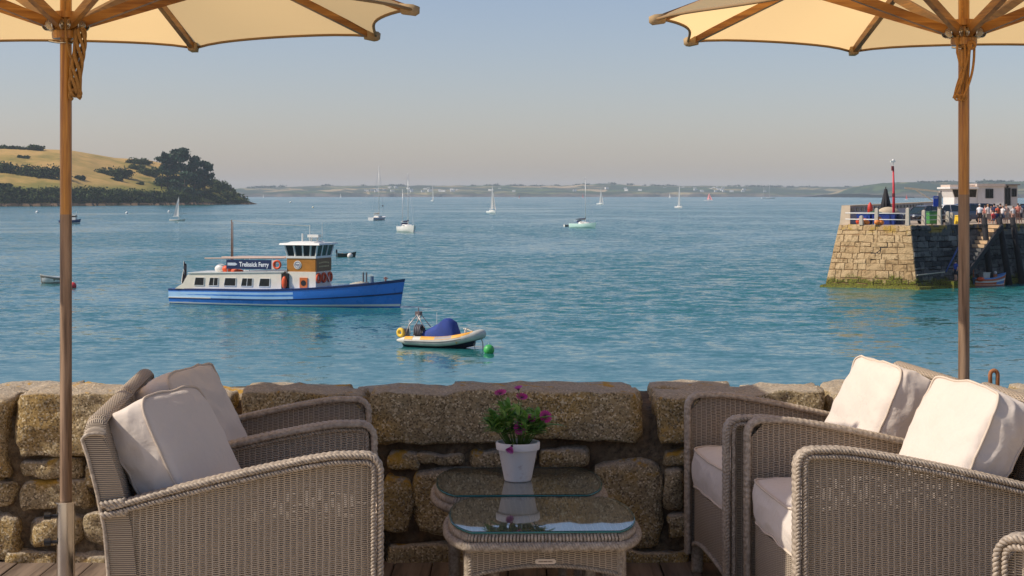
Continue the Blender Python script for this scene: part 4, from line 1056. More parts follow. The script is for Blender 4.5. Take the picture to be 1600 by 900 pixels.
    mb = MB(); mb.ball((X(359), -1.0, 2.60), .27, 12, 8, (1.4, 1, 1)); mb.ball((X(374), -1.0, 2.47), .14, 12, 8, (4.5, 1, 1)); mb.build('orange_gear', ORANGE, t, smooth=True)
    mb = MB(); mb.tube([(X(353), .3, 2.2), (X(353), .3, 6.15)], [.06, .035], 8); mb.tube([(X(355.2), .3, 2.2), (X(355.2), .3, 6.0)], [.05, .03], 8); mb.build('mast', MASTW, t, smooth=True)
    mb = MB(); mb.tube([(X(354), .3, 6.1), (X(420), .1, 5.85), (X(484), 0, 5.75)], .014, 5); mb.build('aerial_wire', ROPEM, t)
    mb = MB(); mb.tube([(X(484), 0, 4.5), (X(484), 0, 5.8)], .02, 6); mb.tube([(X(501), .3, 4.5), (X(501), .3, 6.0)], .014, 6); mb.build('aerials', WHITE, t)
    mb = MB(); mb.tube([(X(476), -.4, 4.55), (X(476), -.4, 5.2)], .06, 8); mb.box((X(491), 0, 5.02), (.85, .5, .20)); mb.tube([(X(487), 0, 4.6), (X(487), 0, 4.95)], .04, 6); mb.tube([(X(496), 0, 4.6), (X(496), 0, 4.95)], .04, 6); mb.box((X(491), 0, 4.80), (.75, .3, .04)); mb.build('radar', WHITE, t)
    # foredeck gear
    mb = MB()
    for px, h in ((568, .95), (573, .95)): mb.tube([(X(px), .1, 1.45), (X(px), .1, 1.5 + h)], .06, 8)
    mb.box((X(570), .1, 1.72), (.6, .12, .10)); mb.build('bitts', plain((110, 104, 98), .6), t)
    mb = MB(); mb.tube([(X(584), -.2, 1.6), (X(584), -.2, 2.2)], .14, 10); mb.build('winch', plain((90, 110, 120), .5), t)
    mb = MB(); mb.tube([(X(603), .1, 1.6), (X(603), .1, 2.15)], .07, 8); mb.tube([(X(600), .1, 2.05), (X(606), .1, 2.05)], .05, 8); mb.build('cleat_post', plain((140, 90, 70), .6), t)
    mb = MB()
    for q in range(5): mb.torus((X(562) + q * .1, -.3 + .05 * q, 1.62 + .03 * q), .5 - .06 * q, .05, (.05 * q, .1, 1), 20, 6)
    mb.build('rope_coil', ROPEM, t)
    mb = MB(); mb.tube([(X(517), -.9, 2.6), (X(528), -.95, 1.5)], .02, 5); mb.build('stay', ALU, t)
    # ensign on its staff at the stern
    mb = MB(); mb.tube([(X(279), 0, 1.05), (X(276), 0, 3.1)], .03, 6); st = mb.build('flag_staff', WHITE, t)
    rows = []
    for i in range(9):
        u = i / 8; rows.append([(X(276.5) - .02 + .10 * math.sin(q * 2.2 + u * 3) * .5 + .28 * q / 5 * (1 - .3 * u) - .10 * u, .12 * math.sin(q * 2.6 + u * 2), 3.05 - u * 1.55 - .06 * q) for q in range(6)])
    o = grid_mesh('flag', rows, plain((34, 34, 48), .8)); o.parent = st
    mb = MB(); mb.loft([[(p[0] - .01, p[1] - .03, p[2]), (p[0] + .02, p[1] - .03, p[2]), (p[0] + .02, p[1] + .01, p[2]), (p[0] - .01, p[1] + .01, p[2])] for p in [r[1] for r in rows]]); mb.build('flag_stripe', WHITE, st)
    return t
make_ferry()

# ---- rigid inflatable with a blue cover
def make_rib():
    a, b = on_sea(641, 538), on_sea(742, 546)
    mid = (a + b) / 2; yaw = R(-24); L = 4.55
    t = thing('inflatable_boat', 'grey and yellow inflatable boat with a blue cover and stern frame', 'inflatable boat', mid, yaw)
    GREYT = plain((206, 200, 186), .5, var=.1, scale=3); YEL = plain((238, 170, 62), .55, var=.12, scale=3); BLUEC = plain((30, 58, 134), .75, var=.2, scale=2)
    pts = []
    for i in range(33):
        u = i / 32 * 2 - 1; s = abs(u)
        x = L / 2 - (s ** 1.9) * L * .98 + 0; y = .82 * math.copysign(min(1, (s / .42) ** .75), u); z = .34 + .34 * max(0, (x + .2) / (L / 2)) ** 2
        pts.append((x - .05, y, z))
    rad = [.20 + .05 * min(1, (1 - abs(i / 32 * 2 - 1)) * 6) for i in range(33)]; rad[0] = rad[-1] = .05
    mb = MB(); mb.tube(pts, rad, 14); tb = mb.build('tube', GREYT, t, smooth=True)
    def patch(i0, i1, a0, a1, name, mat):
        for s in (0, 1):
            q = pts[i0:i1] if s == 0 else pts[32 - i1 + 1:32 - i0 + 1]; rr = rad[i0:i1]; rows = []
            for (x, y, z), r in zip(q, rr):
                sg = -1 if y < 0 else 1; rows.append([(x, y + sg * math.cos(w) * (r + .008), z + math.sin(w) * (r + .008)) for w in np.linspace(R(a0), R(a1), 7)])
            o = grid_mesh(name, rows, mat); o.parent = tb
    patch(3, 14, 22, 120, 'yellow_top', YEL); patch(1, 3, 22, 120, 'yellow_end', YEL); patch(5, 9, 28, 75, 'grey_patch', plain((150, 150, 152), .6)); patch(9, 13, -58, -20, 'yellow_patch', YEL)
    mb = MB()
    for s in (0, 1):
        q = pts[1:16] if s == 0 else pts[17:32]; mb.tube([(x, y + (-1 if y < 0 else 1) * .245, z - .01) for x, y, z in q], .022, 6)
    mb.build('rub_strip', plain((110, 110, 112), .6), tb, smooth=True)
    rings = []
    for i in range(9):
        u = i / 8; x = -L / 2 + .2 + (L - .55) * u; b = .72 * (1 if u < .5 else math.cos((u - .5) * math.pi * .95) ** .8 + .02); z = .22 + .3 * max(0, u - .55) ** 1.5 * 2.5
        rings.append([(x, b, z + .08), (x, b * .6, z - .2), (x, 0, z - .42 + .25 * max(0, u - .6)), (x, -b * .6, z - .2), (x, -b, z + .08)])
    mb = MB(); mb.loft(rings); mb.build('hull', plain((28, 36, 62), .5), t, smooth=40)
    # cover over console and seats
    rings = []
    for x, h, w in ((-1.05, .50, .36), (-1.0, .80, .40), (-.6, .98, .44), (-.15, 1.22, .46), (.15, 1.46, .46), (.45, 1.50, .45), (.72, 1.34, .44), (.88, .92, .44), (.95, .52, .42)):
        rings.append([(x, -w - .05, .42), (x, -w, .42 + (h - .42) * .6), (x, -w * .72, h - .05), (x, 0, h + .03), (x, w * .72, h - .05), (x, w, .42 + (h - .42) * .6), (x, w + .05, .42)])
    mb = MB(); mb.loft(rings); mb.build('cover', BLUEC, t, smooth=50)
    mb = MB()
    for s in (-1, 1): mb.tube([(-1.95, s * .5, .5), (-1.72, s * .42, 1.15), (-1.35, s * .22, 1.65)], .03, 7); mb.tube([(-1.35, s * .22, 1.65), (-.85, s * .36, 1.0)], .026, 7)
    mb.tube([(-1.35, -.24, 1.65), (-1.35, .24, 1.65)], .03, 7); mb.build('a_frame', plain((196, 182, 172), .4, .3), t, smooth=True)
    mb = MB(); mb.box((-1.38, 0, 1.72), (.26, .34, .2)); mb.tube([(-1.38, 0, 1.8), (-1.38, 0, 2.02)], .022, 6); mb.build('radar_box', plain((120, 104, 100), .5), t)
    mb = MB(); mb.torus((-2.12, -.62, .72), .17, .10, (.2, 1, 0), 18, 8); mb.build('horseshoe_buoy', plain((242, 196, 64), .6), t, smooth=True)
    mb = MB()
    for k in range(4): mb.torus((-1.35 + k * .10, -.25, .82), .30, .055, (1, 0, .1), 18, 6)
    mb.build('hose_reel', plain((92, 88, 92), .5), t, smooth=True)
    mb = MB(); mb.box((-2.15, 0, .62), (.34, .36, .55), top=(.8, .8)); mb.box((-2.2, 0, .15), (.14, .16, .6)); mb.build('outboard', plain((70, 70, 76), .35), t)
    mb = MB(); mb.tube([(-2.02, .3, .55), (-2.1, .3, 1.35)], .02, 6); mb.tube([(-.55, .5, .9), (-.55, .5, 1.75)], .014, 6); mb.build('aerials', WHITE, t)
    mb = MB(); mb.tube([(1.38, 0, .72), (1.38, 0, 1.02)], .07, 10); mb.tube([(1.30, -.12, 1.0), (1.46, .12, 1.0)], .03, 6); mb.build('bollard', CREAM, t, smooth=True)
    mb = MB(); mb.tube([(1.40, 0, .98), (1.9, -.1, .86), (2.25, -.1, .72), (2.42, -.12, .3), (2.45, -.15, -.1)], .028, 6); mb.tube([(2.05, -.4, .3), (2.06, -.42, .2), (2.2, -.5, -.1)], .02, 5); mb.build('mooring_rope', ROPEM, t, smooth=True)
make_rib()

def buoy(px, py, diam_px, col, label, squash=1.0, eye=True):
    q = on_sea(px, py); r = diam_px * q.y / F_PX / 2
    t = thing('mooring_buoy', label, 'buoy', (q.x, q.y, SEA), group='mooring buoys')
    mb = MB(); mb.ball((0, 0, r * .62), r, 18, 12, (1, 1, squash)); mb.build('float', plain(col, .45, var=.15, scale=8), t, smooth=True)
    mb = MB(); mb.torus((0, 0, r * (.62 + squash)), r * .14, r * .05, (0, 1, 0), 12, 6); mb.build('eye', ALU, t, smooth=True)
buoy(764, 552, 17, (66, 168, 82), 'round green mooring buoy in front of the inflatable boat')
buoy(114, 450, 11, (214, 62, 66), 'round red mooring buoy beside the left parasol pole')
buoy(547, 402.5, 9, (232, 222, 210), 'white mooring buoy by the dark dinghy beyond the ferry')
buoy(58, 333, 4.5, (240, 236, 230), 'small white buoy near the left headland shore, leftmost of the row')
buoy(198, 334, 4, (240, 236, 230), 'small white buoy in the middle of the row off the headland')
buoy(264, 332, 4, (240, 236, 230), 'small white buoy off the pines, left of the sailing dinghy')
buoy(454, 317, 3, (240, 236, 220), 'tiny pale buoy just right of the headland point, nearer the far shore')
buoy(489, 325, 3, (240, 224, 190), 'tiny cream buoy between the headland point and the blue yacht')
buoy(598, 322.5, 2.6, (40, 40, 44), 'tiny dark buoy just right of the blue yacht mast')

# ---- sailing boats
def sailboat(px, py, label, L, B, mast, yaw, hullc, stripe=None, sails=(), mizzen=None, boomcover=None, cabin=True, fb=.9, sailc=None, gear=True, group='sailing boats on the bay'):
    q = on_sea(px, py); t = thing('sailing_boat', label, 'sailing boat', (q.x, q.y, SEA), R(yaw), group)
    rings, h = boat_hull(t, L, B, fb, fb * .95, fb * 1.35, plain(hullc, .35, var=.06, scale=1, coat=.2), None, draft=.3, transom=.6, n=15)
    deck_of(t, rings, plain((214, 204, 190), .6), .05)
    if stripe: hull_strip(rings, .92, .42, .015).build('stripe', plain(stripe, .35), h, smooth=40)
    if cabin:
        mb = MB(); mb.loft([[(x, -w, fb * .9), (x, -w * .8, z), (x, w * .8, z), (x, w, fb * .9)] for x, w, z in ((-L * .10, B * .30, fb + .42), (-L * .02, B * .32, fb + .50), (L * .14, B * .28, fb + .42), (L * .22, B * .18, fb + .12))]); cb = mb.build('cabin', WHITE, t)
        for s in (-1, 1):
            mb = MB(); mb.box((L * .05, s * B * .285, fb + .22), (L * .16, .03, .14)); mb.build('window', DARKG, cb)
    mats = plain((222, 220, 214), .35, .2)
    mx = L * .10; r = max(.055, mast * .0058)
    mb = MB(); mb.tube([(mx, 0, fb * .8), (mx, 0, mast)], [r, r * .7], 8); mo = mb.build('mast', mats, t, smooth=True)
    mb = MB(); mb.bar((mx, -B * .28, mast * .62), (mx, B * .28, mast * .62), .06, .04); mb.build('spreader', mats, mo)
    mb = MB(); bz = fb + .95; bl = L * .40; mb.tube([(mx, 0, bz), (mx - bl, 0, bz)], .06, 6); mb.build('boom', mats, t)
    mb = MB(); wr = max(.012, mast * .0012)
    for a, b in (((L * .5, 0, fb * 1.3), (mx, 0, mast * .97)), ((-L * .49, 0, fb), (mx, 0, mast)), ((mx, B * .45, fb), (mx, B * .28, mast * .62)), ((mx, -B * .45, fb), (mx, -B * .28, mast * .62)), ((mx, B * .28, mast * .62), (mx, 0, mast)), ((mx, -B * .28, mast * .62), (mx, 0, mast))): mb.tube([a, b], wr, 4)
    mb.build('rigging', ALU, t)
    if boomcover:
        mb = MB(); mb.tube([(mx + .05, 0, bz + .5), (mx - .1, 0, bz + .2), (mx - bl * .6, 0, bz + .16), (mx - bl, 0, bz + .06)], [.1, .2, .17, .08], 8); mb.build('sail_cover', plain(boomcover, .8), t, smooth=True)
    sm = SAILM if sailc is None else plain(sailc, .8)
    def sail(name, tack, head, clew, belly):
        T, Hd, C = Vector(tack), Vector(head), Vector(clew); rows = []
        n_ = (C - T).cross(Hd - T).normalized()
        for i in range(9):
            u = i / 8; a = T.lerp(Hd, u); b = C.lerp(Hd, u) + (C - T) * .05 * math.sin(math.pi * u); rows.append([a.lerp(b, k / 6) + n_ * belly * math.sin(math.pi * k / 6) * (1 - u) ** .5 for k in range(7)])
        o = grid_mesh(name, rows, sm); o.parent = t
    if 'main' in sails: sail('mainsail', (mx - .1, 0, bz + .1), (mx - .1, 0, mast * .97), (mx - bl, .25 * bl, bz + .1), .06 * mast)
    if 'jib' in sails: sail('jib', (L * .48, 0, fb * 1.4), (mx + .1, 0, mast * .82), (mx - L * .05, .12 * L, bz), .05 * mast)
    if mizzen:
        mb = MB(); xm = -L * .32; mb.tube([(xm, 0, fb * .8), (xm, 0, mizzen)], [r * .8, r * .55], 8); mb.tube([(xm, 0, bz), (xm - L * .16, 0, bz)], .05, 6); mb.build('mizzen_mast', mats, t, smooth=True)
    if gear:
        mb = MB()
        for s in (-1, 1): mb.tube([(-L * .49, s * B * .25, fb), (-L * .49, s * B * .25, fb + .6), (-L * .36, s * B * .36, fb + .6), (-L * .36, s * B * .36, fb)], .02, 5)
        mb.tube([(L * .40, B * .18, fb * 1.2), (L * .50, 0, fb * 1.3 + .55), (L * .40, -B * .18, fb * 1.2)], .02, 5); mb.build('rail', ALU, t)
        mb = MB(); mb.box((-L * .16, 0, fb + .55), (L * .08, B * .5, .5), top=(.5, .85)); mb.build('spray_hood', plain((30, 42, 84), .8), t)
    return t
sailboat(590, 344, 'white yacht with a broad blue hull band and a bare tall mast', 9.5, 3.3, 17.2, 68, (236, 232, 226), (30, 62, 150), boomcover=(214, 196, 170), gear=False)
sailboat(635.5, 362.5, 'white two-masted yacht lying bow on, sails down', 9.8, 3.1, 12.6, -70, (236, 232, 222), mizzen=9.2, boomcover=(36, 40, 70), fb=1.15)
sailboat(911, 356, 'pale mint hulled yacht at anchor with furled sail, dinghy astern', 8.2, 2.7, 12.2, -48, (196, 228, 214), boomcover=(28, 36, 60), fb=1.0)
sailboat(277, 345.5, 'little white sailing boat under full sail in front of the pines', 4.8, 1.7, 7.3, -14, (232, 224, 212), sails=('main',), cabin=False, fb=.5, gear=False)
sailboat(768, 333, 'white sailing yacht with tall sail right of the two-masted yacht', 7.2, 2.5, 12.3, -62, (240, 238, 232), sails=('main', 'jib'), gear=False)
sailboat(938, 319.5, 'far white sailing boat right of the mint yacht', 8, 2.6, 13.2, -55, (240, 238, 232), sails=('main', 'jib'), gear=False)
sailboat(1060.5, 325, 'white sailing boat with slim grey sail in the right half of the bay', 7.5, 2.6, 14, -66, (240, 232, 226), sails=('main',), gear=False)
sailboat(675.5, 314.5, 'far small sailing boat between the two-masted yacht and the tall sail', 10, 3.4, 19, -75, (240, 238, 232), sails=('main',), gear=False)
sailboat(1200, 310.3, 'white two-masted schooner with bare masts near the far shore', 27, 6, 31, 6, (238, 234, 226), mizzen=22, fb=1.6, gear=False)
for px, py, s, c, lab in ((811, 310.3, 9, (176, 70, 66), 'tiny red-sailed boat near the far shore, left of the mint yacht'), (910.5, 309.6, 12, (196, 84, 80), 'tiny red sail just left of the mint yacht mast'), (1046, 309.6, 12, (236, 232, 226), 'tiny white leaning sail just left of the slim grey sail'),
                          (411, 309.0, 10, (236, 232, 226), 'tiny white sail off the headland point'), (532, 309.0, 12, (236, 232, 226), 'tiny white sail left of the blue yacht, near the far shore'), (1107, 313.6, 11, (226, 150, 150), 'far sailing boat with a pink sail right of the slim grey sail'),
                          (1416, 312.6, 9, (214, 90, 84), 'tiny red-sailed boat seen past the red beacon mast')):
    q = on_sea(px, py); sailboat(px, py, lab, s * .62 if px != 1107 else 15, s * .2, s, -52, (226, 220, 214), sails=('main', 'jib'), gear=False, cabin=False, sailc=c, fb=.6)

def dinghy(px, py, label, L, B, yaw, hullc, inner, engine=False, fb=.5, extra=None):
    q = on_sea(px, py); t = thing('dinghy', label, 'dinghy', (q.x, q.y, SEA), R(yaw), 'small open boats')
    rings, h = boat_hull(t, L, B, fb, fb * .9, fb * 1.4, plain(hullc, .45, var=.15, scale=2), None, draft=.12, transom=.75, n=13)
    deck_of(t, rings, plain(inner, .7), .03, .88, 'well')
    hull_strip(rings, 1.03, .88, .03).build('gunwale', plain(tuple(int(c * .7) for c in inner), .5), h, smooth=40)
    for x in (-.22, .12):
        mb = MB(); mb.box((x * L, 0, fb * .92), (.22, B * .8, .04)); mb.build('thwart', plain((150, 120, 88), .7), t)
    if engine:
        mb = MB(); mb.box((-L * .5 - .08, 0, fb + .25), (.24, .28, .42), top=(.75, .8)); mb.box((-L * .5 - .1, 0, fb - .25), (.1, .12, .7)); mb.build('outboard', plain((44, 44, 50), .4), t)
    return t
dinghy(88, 442.5, 'small white motor dinghy half hidden by the left parasol pole', 2.6, 1.3, -155, (228, 222, 212), (206, 190, 170), fb=.62)
dinghy(541, 401.5, 'dark green dinghy just beyond the ferry bow', 2.3, 1.1, 8, (44, 58, 52), (70, 84, 72), True)
dinghy(889, 354, 'white tender lying astern of the mint yacht', 2.6, 1.2, 20, (230, 226, 216), (180, 170, 160))
def workboat(px, py):
    q = on_sea(px, py); t = thing('fishing_boat', 'small dark blue fishing boat with white wheelhouse behind the left pole', 'fishing boat', (q.x, q.y, SEA), R(-8))
    rings, h = boat_hull(t, 5.8, 2.2, .95, .85, 1.35, plain((36, 62, 110), .45), None, draft=.3, n=13); deck_of(t, rings, plain((196, 70, 60), .6), .04)
    hull_strip(rings, .3, .05, .015).build('boot_line', WHITE, h)
    mb = MB(); mb.box((1.3, 0, 1.7), (1.2, 1.3, 1.5)); mb.build('wheelhouse', WHITE, t); mb = MB(); mb.box((1.3, 0, 2.0), (1.24, 1.34, .4)); mb.build('window_band', DARKG, t)
    mb = MB(); mb.tube([(1.9, 0, 1.2), (1.9, 0, 3.4)], .05, 6); mb.tube([(-2.4, 0, 1), (-2.4, 0, 2.4)], .05, 6); mb.build('mast', WHITE, t)
    mb = MB(); mb.ball((-2.2, -.6, 1.3), .35, 10, 8); mb.build('fender', WHITE, t, smooth=True)
workboat(109, 349.5)
# ================================================================== THE QUAY
QZ = -1.24
QA, QC = on_sea(1289, 447.5), on_sea(1433, 452)
TA = Vector(((1311 - 800) / F_PX * 146.6, 146.6, QZ)); TC = Vector(((1423 - 800) / F_PX * 141.6, 141.6, QZ))
E1 = Vector((.787, .617, 0)); QE = QC + E1 * 34; TE = TC + E1 * 34
PD = Vector((.33, .944, 0)); TB = TA + PD * 95          # line of the seaward parapet
def make_quaystone(name, a, b, dark, weed):
    M = Mat(name); p = M.pos(); z = M.node('ShaderNodeSeparateXYZ', ins={0: p}).outputs[2]
    rnd = M.node('ShaderNodeObjectInfo').outputs['Random']; n = M.noise(2.2, p, 6, .7); f = M.noise(9.0, p, 4, .7)
    col = M.mix(rnd, a, b); col = M.mix(M.math('MULTIPLY', M.step(n, .46, .66), .75), col, dark); col = M.mix(M.math('MULTIPLY', M.step(f, .55, .7), .5), col, dark)
    if weed:
        lim = M.math('ADD', z, M.math('MULTIPLY', M.noise(1.3, p, 5, .7), -2.6)); k = M.math('SUBTRACT', 1.0, M.step(lim, SEA - .75, SEA - .25))
        col = M.mix(k, col, M.mix(M.step(f, .4, .6), (.07, .055, .02, 1), (.20, .21, .025, 1)))
        y = M.math('MULTIPLY', M.step(z, QZ - .75, QZ - .5), M.step(M.noise(.9, p, 4), .50, .58)); col = M.mix(M.math('MULTIPLY', y, .7), col, (.45, .28, .04, 1))
    M.set(Base_Color=col, Roughness=.92, Specular_IOR_Level=.2); M.bump(M.math('ADD', n, f), .8, .12); return M.m
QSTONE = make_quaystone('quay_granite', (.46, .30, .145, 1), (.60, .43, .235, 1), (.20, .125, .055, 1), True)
QSHADE = make_quaystone('quay_shade_stone', (.05, .052, .055, 1), (.20, .19, .175, 1), (.02, .02, .022, 1), True)  # darker stone colour carrying the shade of the quay's unlit side
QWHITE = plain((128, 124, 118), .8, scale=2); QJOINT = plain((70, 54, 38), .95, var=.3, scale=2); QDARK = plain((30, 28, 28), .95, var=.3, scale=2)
quay = thing('harbour_quay', 'stone harbour quay with a sunlit end and a dark shaded side', 'quay', (0, 0, 0))
mb = MB(); back = Vector((90, 240, QZ))
bot = [QA + Vector((.25, .25, -.6)), QC + Vector((0, .35, -.6)), QE + Vector((-.2, .3, -.6)), Vector((90, 240, SEA - .6)), TB + Vector((0, 0, SEA - QZ - .6))]
top = [TA + Vector((.2, .2, -.02)), TC + Vector((0, .3, -.02)), TE + Vector((-.2, .3, -.02)), back + Vector((0, 0, -.02)), TB + Vector((0, 0, -.02))]
mb.loft([bot, top]); mb.build('core', QDARK, quay)
_n = Vector((.6, .8, 0)) * .02; mb = MB(); _g = [[QA.lerp(QC, i / 12).lerp(TA.lerp(TC, i / 12), j / 12) + _n for i in range(13)] for j in range(13)]; mb.add([p for r in _g for p in r], [(j * 13 + i, j * 13 + i + 1, j * 13 + i + 14, j * 13 + i + 13) for j in range(12) for i in range(12)]); mb.build('joint_mortar', plain((150, 118, 80), .95, var=.3, scale=2), quay)
mb = MB(); mb.loft([[p + Vector((0, 0, -.24)) for p in (TA, TC, TE, back, TB)], [p + Vector((0, 0, .0)) for p in (TA, TC, TE, back, TB)]]); mb.build('quay_top', plain((176, 156, 132), .9, var=.15, scale=.4), quay)
def face_stones(B0, B1, T0, T1, rows, len_m, proud, seed, pick, z0=.0):
    g = np.random.default_rng(seed); nrm = (B1 - B0).cross(T0 - B0).normalized()
    if nrm.y > 0: nrm = -nrm
    W = (B1 - B0).length; hs = g.uniform(.55, 1.45, rows); hs = np.concatenate([[0], np.cumsum(hs / hs.sum())])
    P = lambda u, v: B0.lerp(B1, u).lerp(T0.lerp(T1, u), v)
    for i in range(rows):
        u = 0.0
        while u < 1.0:
            du = min(g.choice([g.uniform(.3, .8), g.uniform(.8, 1.9)]) * len_m / W, 1.0 - u)
            if 1.0 - u - du < .3 * len_m / W: du = 1.0 - u
            j = lambda: g.uniform(-.011, .011); gp = .012 / W * 1.2; gv = .004
            q = [P(u + gp, hs[i] + gv + j()), P(u + du - gp, hs[i] + gv + j()), P(u + du - gp, hs[i + 1] - gv * .3 + j()), P(u + gp, hs[i + 1] - gv * .3 + j())]
            pr = proud * g.uniform(.5, 1.5); c = sum(q, Vector()) / 4
            f = [p.lerp(c, .045 + .05 * g.random()) + nrm * pr * g.uniform(.8, 1.2) for p in q]; mid = c + nrm * pr * 1.25
            loc = c.copy(); vs = [p - nrm * .25 - loc for p in q] + [p - loc for p in q] + [p - loc for p in f] + [mid - loc]
            fs = [(0, 1, 5, 4), (1, 2, 6, 5), (2, 3, 7, 6), (3, 0, 4, 7), (4, 5, 9, 8), (5, 6, 10, 9), (6, 7, 11, 10), (7, 4, 8, 11), (8, 9, 12), (9, 10, 12), (10, 11, 12), (11, 8, 12), (3, 2, 1, 0)]
            s = MB(); s.add(vs, fs); s.build('stone', pick(g, i / rows), quay, loc=loc); u += du
face_stones(QA, QC, TA, TC, 11, 1.0, .05, 3, lambda g, v: QSTONE)
face_stones(QC, QC + E1 * 19, TC, TC + E1 * 19, 12, 1.15, .06, 4, lambda g, v: QWHITE if (.6 < v < .9 and g.random() < .035) else QSHADE)
mb = MB(); mb.loft([[QA + Vector((-.9, -.9, -.5)), QC + Vector((.1, -1.3, -.5)), QC + E1 * 6.5 + Vector((.9, -.9, -.5)), QC + E1 * 6.5 + Vector((0, .3, -.5)), QC + Vector((0, .3, -.5)), QA + Vector((.2, .2, -.5))],
                    [QA + Vector((-.5, -.5, .16)), QC + Vector((0, -.8, .22)), QC + E1 * 6.5 + Vector((.7, -.6, .25)), QC + E1 * 6.5 + Vector((0, .3, .27)), QC + Vector((0, .3, .25)), QA + Vector((.2, .2, .22))]]); mb.build('footing', QSTONE, quay)
# parapet on the seaward side, with black boxes painting the dark of its slots
PARA = plain((196, 176, 148), .9, var=.15, scale=1.2); PARA_SHADE = plain((178, 176, 182), .9, var=.12, scale=1.5)  # inner face coloured lavender for its shade, cap and end cream as lit
side = Vector((PD.y, -PD.x, 0)); ph = 1.55
mb = MB(); a, b = TA + side * .1 + PD * .15, TB
mb.loft([[a + Vector((0, 0, .002)), a + side * .75 + Vector((0, 0, .002)), a + side * .6 + PD * 1.0 + Vector((0, 0, ph)), a + side * .05 + PD * 1.0 + Vector((0, 0, ph))], [b, b + side * .75, b + side * .6 + Vector((0, 0, ph)), b + side * .05 + Vector((0, 0, ph))]]); pw = mb.build('parapet', PARA_SHADE, quay)
mb = MB(); mb.loft([[a + side * -.05 + PD * 1.0 + Vector((0, 0, ph + .003)), a + side * .72 + PD * 1.0 + Vector((0, 0, ph + .003)), a + side * .72 + PD * 1.0 + Vector((0, 0, ph + .13)), a + side * -.05 + PD * 1.0 + Vector((0, 0, ph + .13))], [b + side * -.05 + Vector((0, 0, ph + .003)), b + side * .72 + Vector((0, 0, ph + .003)), b + side * .72 + Vector((0, 0, ph + .13)), b + side * -.05 + Vector((0, 0, ph + .13))]]); mb.build('parapet_cap', PARA, pw)
mb = MB(); mb.loft([[a + side * -.06 + PD * -.12, a + side * .85 + PD * -.12, a + side * .85 + PD * .4, a + side * -.06 + PD * .4], [a + side * -.02 + PD * .8 + Vector((0, 0, ph + .05)), a + side * .74 + PD * .8 + Vector((0, 0, ph + .05)), a + side * .74 + PD * 1.3 + Vector((0, 0, ph + .12)), a + side * -.02 + PD * 1.3 + Vector((0, 0, ph + .12))]]); mb.build('parapet_end', PARA, pw)
rz = math.atan2(PD.y, PD.x)
for k in range(20):
    mb = MB(); c = a + PD * (3.2 + k * 3.4) + side * .63 + Vector((0, 0, 1.28)); mb.box(c, (2.3, .08, .32), rz); mb.build('slot_dark', BLACKP, pw)
# stone rail posts and white rails
def qpt(px, d, dz=0.0): return Vector(((px - 800) / F_PX * d, d, QZ + dz))
POSTM = plain((190, 178, 160), .9, var=.12, scale=4); RAILM = plain((224, 220, 212), .5, var=.08)
posts = [(1370, 143.9, 1.40), (1418.5, 141.9, 1.45), (1443.5, 143.4, 1.25), (1468, 145.0, 1.3), (1481, 146.0, 1.1), (1346, 145.0, .75), (1487, 146.5, 1.0)]
plab = ['tall granite rail post left of the red beacon mast', 'granite rail post at the corner of the quay, beside the dark car', 'granite rail post just left of the green bin', 'granite post right of the green bin under the blue board', 'short granite post right of the blue board', 'low granite post at the left end of the quay rail', 'slim granite post left of the yellow bin']
for (px, d, h), lab in zip(posts, plab):
    mb = MB(); mb.box((0, 0, h / 2), (.34, .34, h), R(-36), top=(.82, .82)); mb.lathe([(.15, h), (.10, h + .05), (.001, h + .07)], 8); o = mb.build('rail_post', POSTM, None, loc=qpt(px, d, .002)); tag(o, lab, 'post', 'granite posts along the quay edge')
rail = thing('quay_railing', 'white double rail along the sunlit end of the quay', 'railing', qpt(1370, 143.9))
for z in (.48, 1.02):
    mb = MB(); p0, p1, p2 = qpt(1321, 146.1, z), qpt(1370, 143.9, z), qpt(1418, 141.9, z); mb.tube([p0 - rail.location, p1 - rail.location, p2 - rail.location], .045, 8); mb.build('rail', RAILM, rail, smooth=True)
rail2 = thing('quay_railing', 'thin grey rail along the shaded side of the quay', 'railing', qpt(1443, 143.4))
for z in (.45, .85):
    mb = MB(); mb.tube([qpt(x, d, z) - rail2.location for x, d in ((1418, 141.9), (1443.5, 143.4), (1468, 145.0), (1487, 146.5))], .03, 6); mb.build('rail', ALU, rail2, smooth=True)
# red beacon mast with a white light
t = thing('beacon_mast', 'tall red beacon mast with a white lamp on top', 'beacon', qpt(1396.5, 146.5)); hM = 5.75
mb = MB(); mb.tube([(0, 0, 0), (0, 0, 2.6), (-.04, 0, hM - .7)], [.13, .11, .07], 10); mb.tube([(0, 0, 0), (0, 0, .45)], .2, 10); mb.build('pole', plain((206, 42, 54), .45, var=.12), t, smooth=True)
mb = MB(); mb.tube([(-.1, 0, 4.75), (-.1, 0, 5.15)], .12, 8); mb.tube([(-.02, 0, 1.95 + .5), (-.02, 0, 2.75)], .13, 8); mb.build('lamp_box', plain((110, 30, 36), .5), t)
mb = MB(); mb.tube([(-.05, 0, hM - .75), (-.05, 0, hM - .25)], .03, 6); mb.box((-.08, 0, hM - .2), (.42, .3, .14)); mb.ball((-.05, 0, hM - .1), .12, 10, 6); mb.build('lamp', WHITE, t)
